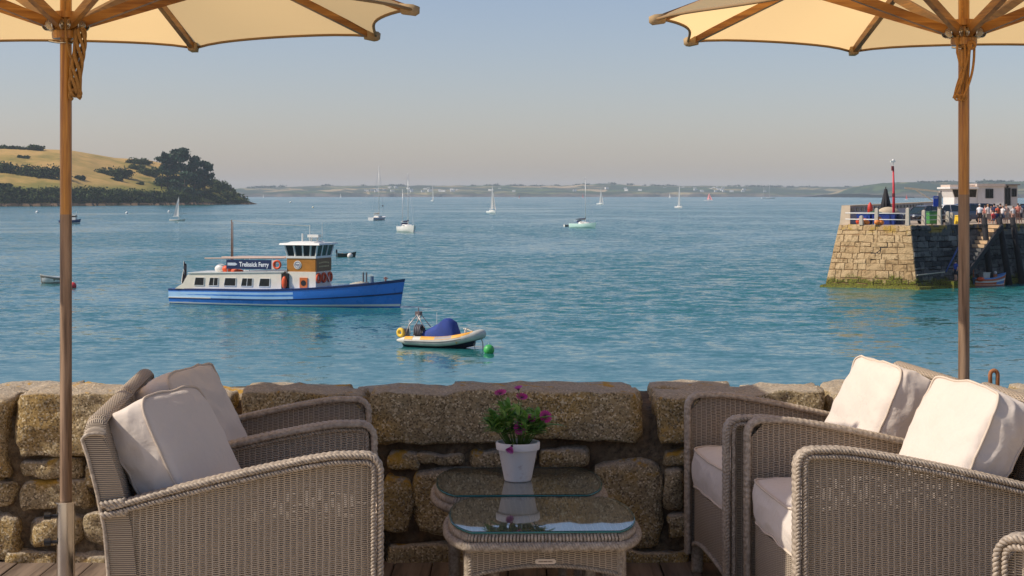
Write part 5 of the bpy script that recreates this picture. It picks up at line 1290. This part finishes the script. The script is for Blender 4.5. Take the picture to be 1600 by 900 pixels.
# furled black awning standing by the parapet
t = thing('furled_parasol', 'black furled parasol standing beside the red beacon', 'parasol', qpt(1384, 152.0))
mb = MB()
for k in range(8):
    a_ = k * math.pi / 4; mb.tube([(math.cos(a_) * .42, math.sin(a_) * .3, .75), (math.cos(a_) * .30, math.sin(a_) * .25, 1.7), (math.cos(a_) * .07, math.sin(a_) * .07, 3.15)], [.20, .17, .06], 6)
mb.build('folds', plain((34, 32, 34), .8, var=.3, scale=3), t, smooth=True)
mb = MB(); mb.tube([(0, 0, 0), (0, 0, 3.35)], .05, 8); mb.tube([(0, 0, 0), (0, 0, .12)], .4, 12); mb.build('pole', BLACKP, t, smooth=True)
# fishing gear behind the rail
def gear_tub(px, d, s, col, label, name='fish_tub', hgt=.75):
    t = thing(name, label, 'tub', qpt(px, d), R(-30), 'fishing gear on the quay'); mb = MB()
    mb.loft([[(-s, -s * .7, .02), (s, -s * .7, .02), (s, s * .7, .02), (-s, s * .7, .02)], [(-s * 1.1, -s * .78, hgt), (s * 1.1, -s * .78, hgt), (s * 1.1, s * .78, hgt), (-s * 1.1, s * .78, hgt)]]); mb.build('body', plain(col, .5, var=.15, scale=3), t)
    mb = MB(); mb.box((0, 0, hgt + .03), (s * 2.3, s * 1.65, .06)); mb.box((-s * .6, -s * .8, hgt * .5), (.08, .06, hgt * .8)); mb.box((s * .6, -s * .8, hgt * .5), (.08, .06, hgt * .8)); mb.build('rim', plain(tuple(int(c * .8) for c in col), .5), t)
gear_tub(1351, 147.2, .55, (30, 70, 160), 'blue fish tub at the left end of the quay', hgt=.85)
gear_tub(1384, 146.4, .95, (26, 54, 130), 'wide blue fish tub left of the red beacon', hgt=.95)
gear_tub(1404, 146.0, .45, (34, 48, 80), 'dark blue fish tub right of the red beacon', hgt=.8)
def float_pile(px, d, col, r, n, label):
    t = thing('fishing_floats', label, 'floats', qpt(px, d), 0, 'fishing gear on the quay'); g = np.random.default_rng(int(px))
    for k in range(n):
        mb = MB(); mb.ball((g.uniform(-.4, .4) * (n > 1), g.uniform(-.2, .2), r * .95 + (k // 3) * r * 1.2), r, 12, 8, (1.15, 1, .95)); mb.build('float', plain(col, .5), t, smooth=True)
float_pile(1350, 145.9, (222, 76, 34), .30, 3, 'orange floats heaped at the foot of the left rail')
float_pile(1356.5, 145.4, (236, 140, 50), .22, 2, 'amber floats beside the low granite post')
float_pile(1377, 143.9, (224, 128, 44), .24, 4, 'amber floats right of the tall granite rail post')
t = thing('upright_float', 'tall red upright float against the parapet', 'float', qpt(1359.5, 150)); mb = MB(); mb.lathe([(.12, .8), (.22, .9), (.24, 1.4), (.20, 1.7), (.08, 1.9), (.02, 1.95)], 14); mb.build('body', plain((206, 60, 40), .5), t, smooth=True); mb = MB(); mb.tube([(0, 0, 0), (0, 0, .95)], .08, 8); mb.build('stem', MASTW, t)
t = thing('covered_pot_stack', 'beige covered stack of pots behind the blue tub', 'pots', qpt(1388, 149.2), 0, 'fishing gear on the quay'); mb = MB(); mb.ball((0, 0, .9), .85, 16, 10, (1.25, .8, .75)); mb.build('cover', plain((196, 176, 146), .8), t, smooth=True); mb = MB(); mb.box((0, 0, .4), (1.7, 1.0, .8)); mb.build('pots', plain((60, 56, 50), .9, var=.4, scale=6), t)
t = thing('net_heap', 'heap of green and dark netting by the blue tub', 'nets', qpt(1372, 147.6), 0, 'fishing gear on the quay'); mb = MB(); g = np.random.default_rng(2)
for k in range(7): mb.ball((g.uniform(-.6, .6), g.uniform(-.3, .3), g.uniform(.3, 1.1)), .35, 8, 6, (1.2, 1, .8))
mb.build('net', plain((56, 92, 66), .9, var=.5, scale=5), t)

# ---- parked cars
TYRE = plain((24, 24, 25), .8); RIM = plain((170, 170, 172), .3, .7); CGLASS = plain((38, 52, 56), .06, var=.05); LAMP = plain((236, 236, 232), .15)
def car(px, d, yaw, col, label, L=4.3, W=1.78, Hh=1.55, roof=None):
    t = thing('parked_car', label, 'car', qpt(px, d, .004), R(yaw), 'cars parked on the quay'); pm = plain(col, .25, var=.06, scale=1, coat=.8); k = L / 4.3; w = W / 2
    bl = Hh * .58
    prof = [(-2.13, .55, .86, .95), (-2.05, .30, bl * .98, .97), (-1.2, .28, bl * 1.06, 1), (0, .27, bl * 1.06, 1), (.75, .28, bl * 1.03, 1), (1.5, .29, bl * .93, .98), (2.0, .32, bl * .82, .92), (2.15, .42, .62, .84)]
    mb = MB(); mb.loft([[(x * k, -w * s * .94, z0), (x * k, -w * s, (z0 + z1) / 2), (x * k, -w * s * .92, z1), (x * k, w * s * .92, z1), (x * k, w * s, (z0 + z1) / 2), (x * k, w * s * .94, z0)] for x, z0, z1, s in prof]); mb.build('body', pm, t, smooth=35)
    gh = [(-1.95, bl * 1.0, bl * 1.03, .86), (-1.55, bl, Hh - .10, .74), (-.9, bl, Hh - .02, .74), (.15, bl, Hh - .02, .74), (.45, bl, Hh - .08, .75), (1.2, bl * .96, bl * 1.0, .86)]
    mb = MB(); mb.loft([[(x * k, -w * .9, z0), (x * k, -w * s, z1), (x * k, w * s, z1), (x * k, w * .9, z0)] for x, z0, z1, s in gh]); mb.build('windows', CGLASS, t, smooth=30)
    mb = MB(); mb.loft([[(x * k, -w * s, z), (x * k, -w * s * .9, z + .045), (x * k, w * s * .9, z + .045), (x * k, w * s, z)] for x, z, s in ((-1.62, Hh - .12, .75), (-.9, Hh - .03, .76), (.15, Hh - .03, .76), (.48, Hh - .09, .76))])
    for s in (-1, 1):
        for q in (((1.2, bl), (.46, Hh - .07)), ((-.35, bl), (-.35, Hh - .03)), ((-1.95, bl), (-1.58, Hh - .1))): mb.bar((q[0][0] * k, s * w * .905, q[0][1]), (q[1][0] * k, s * w * .765, q[1][1]), .07, .05)
    mb.build('roof', pm if roof is None else plain(roof, .3), t, smooth=30)
    for x in (-1.33, 1.33):
        for s in (-1, 1):
            mb = MB(); mb.tube([(x * k, s * (w - .20), .33), (x * k, s * (w + .005), .33)], .33, 20); wh = mb.build('wheel', TYRE, t, smooth=40); mb = MB(); mb.tube([(x * k, s * (w - .02), .33), (x * k, s * (w + .015), .33)], .2, 14); mb.build('rim', RIM, wh)
    for s in (-1, 1):
        mb = MB(); mb.ball((2.02 * k, s * w * .66, bl * .76), .17, 10, 6, (.5, 1.1, .7)); mb.build('headlight', LAMP, t, smooth=True)
        mb = MB(); mb.box((.72 * k, s * (w + .08), bl + .08), (.12, .2, .14)); mb.build('mirror', pm, t)
    mb = MB(); mb.box((2.10 * k, 0, .60), (.10, w * 1.0, .16)); mb.build('grille', BLACKP, t)
    mb = MB(); mb.box((2.165 * k, 0, .42), (.03, .52, .11)); mb.build('number_plate', LAMP, t)
car(1443, 150.5, 216, (58, 52, 54), 'dark estate car facing the quay corner, nearest the rail', Hh=1.62)
car(1472, 156.5, 212, (150, 156, 164), 'silver car parked behind the green bin', Hh=1.7, roof=(226, 224, 220))
car(1503, 158.0, 205, (36, 50, 86), 'dark blue car partly behind the right parasol pole', Hh=1.75, L=4.5)
car(1524, 166.0, 200, (34, 38, 52), 'black car in front of the white harbour office', Hh=1.75)
car(1606, 176.0, 190, (28, 36, 62), 'navy car at the right edge beside the harbour office', Hh=1.7)
# ---- bins, board, crane
t = thing('wheeled_bin', 'green wheeled bin by the granite post on the quay', 'bin', qpt(1455, 145.6, .002), R(20)); mb = MB(); mb.loft([[(-.40, -.36, .1), (.40, -.36, .1), (.40, .36, .1), (-.40, .36, .1)], [(-.48, -.44, 1.05), (.48, -.44, 1.05), (.48, .44, 1.05), (-.48, .44, 1.05)]]); mb.build('body', plain((74, 140, 72), .5, var=.15, scale=3), t)
mb = MB(); mb.loft([[(-.5, -.48, 1.06), (.5, -.48, 1.06), (.5, .48, 1.06), (-.5, .48, 1.06)], [(-.46, -.40, 1.18), (.46, -.40, 1.18), (.46, .44, 1.2), (-.46, .44, 1.2)]]); mb.build('lid', plain((40, 84, 48), .5), t)
for s in (-1, 1): mb = MB(); mb.tube([(s * .3, .38, .1), (s * .38, .38, .1)], .1, 12); mb.build('wheel', TYRE, t)
t = thing('wheeled_bin', 'dark grey bin standing right of the green bin', 'bin', qpt(1466, 146.4, .002), R(15)); mb = MB(); mb.loft([[(-.34, -.3, .02), (.34, -.3, .02), (.34, .3, .02), (-.34, .3, .02)], [(-.38, -.34, 1.15), (.38, -.34, 1.15), (.38, .34, 1.15), (-.38, .34, 1.15)]]); mb.build('body', plain((78, 76, 80), .6), t); mb = MB(); mb.box((0, 0, 1.2), (.84, .76, .1), top=(.9, .9)); mb.build('lid', plain((60, 58, 60), .5), t)
t = thing('salt_bin', 'yellow bin on the quay edge just left of the right pole', 'bin', qpt(1499.5, 147.6, .002), R(38)); mb = MB(); mb.loft([[(-.42, -.3, .02), (.42, -.3, .02), (.42, .3, .02), (-.42, .3, .02)], [(-.36, -.25, .72), (.36, -.25, .72), (.36, .25, .72), (-.36, .25, .72)]]); mb.build('body', plain((240, 196, 30), .5, var=.1), t); mb = MB(); mb.box((0, 0, .77), (.8, .58, .09), top=(.8, .7)); mb.build('lid', plain((226, 180, 24), .5), t)
t = thing('notice_post', 'grey steel post carrying a blue board and a pale box', 'sign', qpt(1467.5, 146.8)); mb = MB(); mb.box((0, 0, 1.4), (.24, .24, 2.8)); mb.build('post', plain((150, 142, 134), .6), t)
mb = MB(); mb.box((-.33, -.12, 2.05), (.42, .12, .92)); bb = mb.build('blue_board', plain((28, 62, 160), .4), t); mb = MB(); mb.box((-.33, -.185, 2.4), (.3, .01, .03)); mb.box((-.33, -.185, 2.3), (.3, .01, .02)); mb.build('board_line', WHITE, bb); mb = MB(); mb.box((-.02, -.18, 1.35), (.28, .2, .3)); mb.build('box', plain((222, 196, 158), .6), t)
t = thing('davit_crane', 'pale quay crane with a long slanting jib over the cars', 'crane', qpt(1469, 151)); mb = MB(); mb.tube([(0, 0, 0), (0, 0, 3.0)], .14, 10); mb.build('column', plain((176, 164, 150), .6), t)
mb = MB(); mb.bar((0, 0, 2.9), (-3.1, .6, 3.25), .14, .16); mb.bar((-.6, .1, 2.05), (-2.2, .4, 3.12), .1, .1); mb.build('jib', plain((186, 172, 152), .6), t)
# ---- harbour office
BW = plain((226, 220, 212), .7, var=.05, scale=.8); BG = plain((196, 190, 182), .7, var=.05, scale=.8)
od = 174.0; s = od / F_PX; Z = lambda py: CAM_H - (py - HOR) * s - QZ
off = thing('harbour_office', 'low white harbour office with a slanted lookout window and grey annex', 'building', qpt(1527, od))
Xo = lambda px: (px - 1527) * s
def blk(x0, x1, y0, y1, d0, d1, mat, name, p=off):
    mb = MB(); mb.box(((Xo(x0) + Xo(x1)) / 2, (d0 + d1) / 2, (y0 + y1) / 2), (Xo(x1) - Xo(x0), d1 - d0, y1 - y0)); return mb.build(name, mat, p)
blk(1527, 1569, 0, Z(291.5), 0, 5, BW, 'main_wall'); blk(1525.5, 1570, Z(291.5) + .003, Z(287), -.25, 5.2, plain((198, 180, 166), .7), 'main_roof')
blk(1569.5, 1591, 0, Z(289.5), .25, 5, BG, 'annex_wall'); blk(1568.8, 1593.5, Z(289.5) + .003, Z(287.8), -.2, 5.2, plain((120, 108, 102), .7), 'annex_roof')
mb = MB(); mb.loft([[(Xo(1491), 0, 0), (Xo(1526.5), 0, 0), (Xo(1526.5), 4.5, 0), (Xo(1491), 4.5, 0)], [(Xo(1491), 0, Z(308.5)), (Xo(1526.5), 0, Z(308.5)), (Xo(1526.5), 4.5, Z(308.5)), (Xo(1491), 4.5, Z(308.5))], [(Xo(1485), -.35, Z(295)), (Xo(1526.5), -.35, Z(295)), (Xo(1526.5), 4.5, Z(295)), (Xo(1485), 4.5, Z(295))]]); mb.build('lookout_wall', BW, off)
blk(1482, 1526.9, Z(295) + .003, Z(292.3), -.7, 4.7, BW, 'lookout_roof'); blk(1486, 1526, Z(292.3) + .003, Z(288.5), .4, 4.2, plain((206, 184, 166), .7), 'roof_plinth')
mb = MB(); mb.loft([[(Xo(1491.5), -.02, Z(308)), (Xo(1524), -.02, Z(308)), (Xo(1524), .0, Z(308)), (Xo(1491.5), 0, Z(308))], [(Xo(1487), -.36, Z(296.3)), (Xo(1524), -.36, Z(296.3)), (Xo(1524), -.34, Z(296.3)), (Xo(1487), -.34, Z(296.3))]]); lw = mb.build('lookout_window', DARKG, off)
for px in (1500, 1512, 1524): mb = MB(); mb.bar((Xo(px), -.04, Z(308)), (Xo(px), -.38, Z(296.3)), .07, .05); mb.build('mullion', plain((60, 62, 64), .5), lw)
def win(x0, x1, py0, py1, y, name='window'):
    o = blk(x0, x1, Z(py1), Z(py0), y - .02, y - .006, DARKG, name); mb = MB()
    for p, q in (((x0, py0), (x1, py0)), ((x1, py0), (x1, py1)), ((x1, py1), (x0, py1)), ((x0, py1), (x0, py0)), (((x0 + x1) / 2, py0), ((x0 + x1) / 2, py1))): mb.bar((Xo(p[0]), y - .04, Z(p[1])), (Xo(q[0]), y - .04, Z(q[1])), .06, .05, up=(0, 1, 0))
    mb.build('frame', plain((70, 74, 76), .5), o)
win(1540, 1551.5, 295.5, 309.5, 0); win(1582, 1589, 295, 307, .25); win(1571.5, 1579.5, 294, 321, .25, 'door')
blk(1572, 1581, Z(329), Z(321.5), -.5, -.42, WHITE, 'notice_panel'); mb = MB(); mb.ball((Xo(1575), .12, Z(291.8)), .1, 8, 6); mb.build('wall_lamp', BLACKP, off)
# ---- stairs with stringer, handrail, fender piles
st = thing('quay_steps', 'pale stone steps running down the shaded side of the quay', 'steps', QC + E1 * 7)
STEP = plain((206, 174, 134), .9, var=.15, scale=3); nq = Vector((.617, -.787, 0)); top0 = TC + E1 * 10.6
for k in range(15):
    z = QZ - .05 - k * .335; p = top0 - E1 * (k * .48) + nq * (.75 + k * .035) - st.location; mb = MB(); mb.box((p.x, p.y, z - SEA - .14 + 0), (.56, 1.5, .28), math.atan2(E1.y, E1.x)); mb.build('step', STEP if k < 6 else QSHADE, st)  # top treads coloured pale as lit, the lower ones in the shade tone
mb = MB(); a = top0 + nq * 1.62 - st.location; b = top0 - E1 * 6.7 + nq * 2.1 - st.location; mb.bar((a.x, a.y, QZ - SEA - .15), (b.x, b.y, .3), .16, .42); mb.build('stringer', plain((36, 34, 38), .8), st)
t = thing('handrail', 'long blue handrail pole slanting down the quay steps', 'handrail', QC + E1 * 3.5); mb = MB(); a = at_d(1500, 381, 144.3) - t.location; b = at_d(1478, 425, 143.2) - t.location; mb.tube([a, b], .07, 8); mb.build('pole', plain((60, 84, 140), .4), t, smooth=True)
mb = MB(); mb.tube([a, a + Vector((.2, .6, -.1))], .05, 6); mb.tube([b, b + Vector((.2, .6, -.1))], .05, 6); mb.build('bracket', BLACKP, t)
t = thing('mooring_chain', 'pale mooring rope stretched along the foot of the shaded quay wall', 'rope', QC); mb = MB(); mb.tube([at_d(1433, 430, 140.2) - QC, at_d(1455, 427.5, 141.5) - QC, at_d(1476, 425, 142.6) - QC], .05, 6); mb.build('rope', ROPEM, t)
for (x0, x1, dd), lab in zip(((1537.5, 1548, 146.3), (1561, 1577, 148.0), (1581.5, 1598, 149.5)), ('tarred timber fender pile just right of the quay steps', 'tarred timber fender pile in the middle, below the seated people', 'tarred timber fender pile nearest the right edge')):
    a, b = at_d(x0, 340, dd), at_d(x1, 446, dd - .6); mb = MB(); q = Vector((b.x, b.y, SEA)); mb.tube([a - q, a.lerp(b, .5) - q, b - q], [.24, .27, .30], 10); t = thing('fender_pile', lab, 'pile', q, 0, 'fender piles on the quay wall'); mb.build('timber', plain((34, 30, 32), .85, var=.35, scale=2), t, smooth=True)
    mb = MB(); m_ = a.lerp(b, .12) - q; mb.tube([m_ - Vector((0, 0, .1)), m_ + Vector((0, 0, .1))], .285, 10); mb.build('iron_band', BLACKP, t)
# ---- open boat moored under the steps
def orange_boat():
    q = on_sea(1543.5, 446.5); t = thing('open_boat', 'small open boat, blue and white outside and orange inside, below the quay', 'open boat', (q.x, q.y, SEA), R(18)); L = 3.3
    rings, h = boat_hull(t, L, 1.5, .75, .70, 1.15, plain((104, 150, 206), .5, var=.1), None, draft=.12, transom=.78, n=13); deck_of(t, rings, plain((196, 120, 74), .7), .12, .86, 'well')
    hull_strip(rings, 1.04, .86, .04).build('gunwale', plain((206, 112, 66), .55), h, smooth=40); hull_strip(rings, .62, .46, .02).build('white_band', WHITE, h, smooth=40); hull_strip(rings, .2, .04, .02).build('boot_line', WHITE, h, smooth=40)
    mb = MB(); mb.box((-.35, 0, .95), (.8, .9, .5)); mb.build('engine_box', plain((196, 186, 172), .6), t); mb = MB(); mb.box((.45, 0, .86), (.3, 1.1, .3)); mb.build('thwart', plain((170, 100, 62), .7), t)
    mb = MB(); mb.tube([(-1.45, 0, .5), (-1.5, 0, 2.1)], .07, 8); mb.tube([(-.9, .3, .6), (-.9, .3, 1.45)], .06, 8); mb.build('posts', plain((176, 96, 56), .6), t)
    mb = MB(); mb.ball((-1.25, -.75, .62), .26, 12, 8, (1.5, 1, .8)); mb.build('fender', ORANGE, t, smooth=True); mb = MB(); mb.ball((1.0, .35, 1.12), .14, 10, 6); mb.build('float', WHITE, t, smooth=True)
orange_boat()

# ---- people (each about 30 pixels tall in the photograph)
def body_mesh(pose):
    P = {'pel': (0, 0, .93), 'bel': (0, 0, 1.08), 'che': (.01, 0, 1.30), 'nec': (.01, 0, 1.47), 'hd0': (.02, 0, 1.56), 'hd1': (.03, 0, 1.66)}
    for s, n in ((1, 'l'), (-1, 'r')):
        P['sh' + n] = (.0, s * .18, 1.41); P['hip' + n] = (0, s * .09, .88)
        if pose == 'arms':  P['el' + n] = (.10, s * .27, 1.16); P['wr' + n] = (.30, s * .16, 1.20); P['ha' + n] = (.36, s * .13, 1.22)
        elif pose == 'lean': P['el' + n] = (.08, s * .25, 1.15); P['wr' + n] = (.24, s * .20, 1.02); P['ha' + n] = (.31, s * .18, 1.00)
        else: P['el' + n] = (-.02, s * .25, 1.13); P['wr' + n] = (.06, s * .27, .90); P['ha' + n] = (.08, s * .27, .82)
        if pose == 'sit': P['kn' + n] = (.42, s * .11, .90); P['an' + n] = (.44, s * .11, .50); P['to' + n] = (.58, s * .12, .45)
        else: P['kn' + n] = (.02 + (.04 * s if pose == 'walk' else 0), s * .10, .49); P['an' + n] = (-.02 + (.08 * s if pose == 'walk' else 0), s * .11, .08); P['to' + n] = (.13 + (.08 * s if pose == 'walk' else 0), s * .13, .035)
    Rr = {'pel': .135, 'bel': .125, 'che': .145, 'nec': .055, 'hd0': .085, 'hd1': .09, 'sh': .07, 'el': .042, 'wr': .03, 'ha': .036, 'hip': .095, 'kn': .06, 'an': .04, 'to': .035}
    names = list(P); idx = {n: i for i, n in enumerate(names)}
    ed = [('pel', 'bel'), ('bel', 'che'), ('che', 'nec'), ('nec', 'hd0'), ('hd0', 'hd1')]
    for n in 'lr': ed += [('che', 'sh' + n), ('sh' + n, 'el' + n), ('el' + n, 'wr' + n), ('wr' + n, 'ha' + n), ('pel', 'hip' + n), ('hip' + n, 'kn' + n), ('kn' + n, 'an' + n), ('an' + n, 'to' + n)]
    me = bpy.data.meshes.new('body_base'); me.from_pydata([P[n] for n in names], [(idx[a], idx[b]) for a, b in ed], [])
    o = bpy.data.objects.new('tmp', me); COL.objects.link(o); o.modifiers.new('skin', 'SKIN'); sm = o.modifiers.new('sub', 'SUBSURF'); sm.levels = 1
    for n in names:
        r = Rr.get(n) or Rr[n[:-1]]; sv = me.skin_vertices[0].data[idx[n]]; sv.radius = (r, r * (.78 if n in ('pel', 'bel', 'che') else 1)); sv.use_root = n == 'pel'
    bpy.context.view_layer.update()
    out = bpy.data.meshes.new_from_object(o.evaluated_get(bpy.context.evaluated_depsgraph_get())); bpy.data.objects.remove(o); out.shade_smooth(); return out
BODY = {p: body_mesh(p) for p in ('stand', 'walk', 'arms', 'lean', 'sit')}
SKIN = plain((206, 158, 132), .6, var=.08)
def ell(rx, ry, z, n=14, dx=0.0): return [(dx + rx * math.cos(2 * math.pi * k / n), ry * math.sin(2 * math.pi * k / n), z) for k in range(n)]
def person(loc, yaw, pose, shirt, shorts, hair, label, h=1.72):
    t = thing('person', label, 'person', loc, R(yaw), 'people on the quay'); k = h / 1.74; t.scale = (k, k, k)
    me = BODY[pose].copy(); me.materials.clear(); me.materials.append(SKIN); body = link_mesh('body', me, t)
    sh = plain(shirt, .8, var=.1)
    mb = MB(); mb.loft([ell(.165, .185, .93), ell(.160, .180, 1.08), ell(.165, .205, 1.28), ell(.135, .215, 1.42), ell(.075, .10, 1.50)])
    for s in (1, -1): mb.tube([(0, s * .17, 1.41), (.0 if pose == 'stand' else .05, s * .245, 1.22)], [.085, .07], 8)
    mb.build('shirt', sh, body, smooth=True)
    sm = plain(shorts, .8, var=.1); mb = MB(); mb.loft([ell(.165, .19, .99), ell(.172, .195, .90), ell(.16, .19, .82)])
    for s in (1, -1):
        mb.tube([(0, s * .09, .90), ((.40, s * .11, .90) if pose == 'sit' else (.02, s * .10, .52))], [.115, .09], 10)
    mb.build('shorts', sm, body, smooth=True)
    mb = MB(); mb.ball((.012, 0, 1.685), .108, 12, 8, (1.05, .92, .95)); mb.build('hair', plain(hair, .8), body, smooth=True)
    mb = MB(); mb.ball((.145, 0, 1.615), .018, 6, 5); [mb.ball((.125, s * .032, 1.645), .010, 6, 4) for s in (-1, 1)]; mb.build('face', plain((150, 100, 82), .6), body)
    return t
PPL = [(1531, 147.8, -80, 'stand', (226, 222, 224), (60, 46, 44), (196, 186, 178), 'person in white top and dark shorts standing at the head of the steps'),
       (1539, 151.5, -120, 'arms', (196, 120, 110), (90, 84, 80), (120, 84, 60), 'person in a rose top just right of the one in white'),
       (1543.5, 150.2, -60, 'stand', (232, 222, 214), (210, 200, 190), (170, 130, 90), 'person in pale clothes left of the middle pile'),
       (1549, 151.0, -100, 'lean', (226, 190, 180), (226, 216, 206), (150, 110, 80), 'person in pink top leaning by the quay edge'),
       (1553.5, 150.0, 200, 'stand', (36, 42, 74), (206, 186, 170), (60, 44, 36), 'person in a navy top standing among pale dressed people'),
       (1559, 149.2, -90, 'walk', (222, 96, 60), (50, 42, 44), (70, 50, 40), 'person in a bright orange top in the middle of the group'),
       (1563, 151.6, -70, 'arms', (40, 40, 52), (120, 110, 110), (50, 36, 30), 'person in black half hidden behind the orange top'),
       (1567, 149.8, -110, 'stand', (224, 214, 208), (86, 96, 120), (160, 120, 90), 'person in white top and blue shorts right of the orange top'),
       (1572.5, 152.0, 240, 'lean', (214, 170, 150), (196, 180, 170), (110, 80, 60), 'person in a tan top leaning right of the blue shorts'),
       (1583, 152.0, -90, 'stand', (232, 222, 216), (200, 150, 130), (120, 90, 70), 'person in white between the two right piles'),
       (1590.5, 151.4, -90, 'arms', (216, 130, 110), (180, 130, 110), (90, 64, 50), 'person in a coral top near the right edge'),
       (1594.5, 152.4, -60, 'stand', (226, 206, 196), (80, 76, 84), (80, 60, 50), 'person in a pale top at the far right of the group')]
for i, (px, d, yaw, pose, a, b, c, lab) in enumerate(PPL): person(qpt(px, d + (i * 5 % 4) * .7, .004), yaw + (i * 67 % 90 - 45), pose, a, b, c, lab, (1.78, 1.6, 1.72, 1.55, 1.8, 1.66)[i % 6])
person(at_d(1493.5, 438.5, 142.6), 200, 'stand', (34, 66, 150), (30, 34, 50), (60, 44, 36), 'person in a blue top standing at the foot of the quay steps')
ledge = MB(); q = at_d(1493.5, 438.5, 142.6); ledge.box((q.x, q.y + .3, (q.z + SEA) / 2 - .3), (2.4, 1.6, q.z - SEA + .6 - .004), math.atan2(E1.y, E1.x)); lo = ledge.build('landing', QSTONE, st); lo.matrix_parent_inverse = Matrix.Translation(-st.location)
for px, d, yaw, a, b, c, lab in ((1552, 148.6, -60, (206, 60, 66), (40, 44, 70), (90, 60, 44), 'person in red sitting on the quay edge'), (1556.5, 148.9, -70, (44, 54, 96), (60, 60, 70), (70, 50, 40), 'person in dark blue sitting on the quay edge')):
    person(qpt(px, d, -.42), yaw, 'sit', a, b, c, lab, 1.6)
t = thing('quay_bench', 'low pale bench wall along the quay edge by the seated people', 'bench', qpt(1570, 150.0)); mb = MB(); a = qpt(1541, 149.6) - t.location; b = qpt(1612, 156.5) - t.location
mb.bar(Vector((a.x, a.y, .66)), Vector((b.x, b.y, .66)), .06, .5); mb.build('screen', plain((176, 158, 144), .8), t); mb = MB()
for k in range(8): p = a.lerp(b, k / 7); mb.tube([(p.x, p.y, 0), (p.x, p.y, .95)], .04, 6)
mb.build('posts', POSTM, t)
print('objects', len(bpy.data.objects))
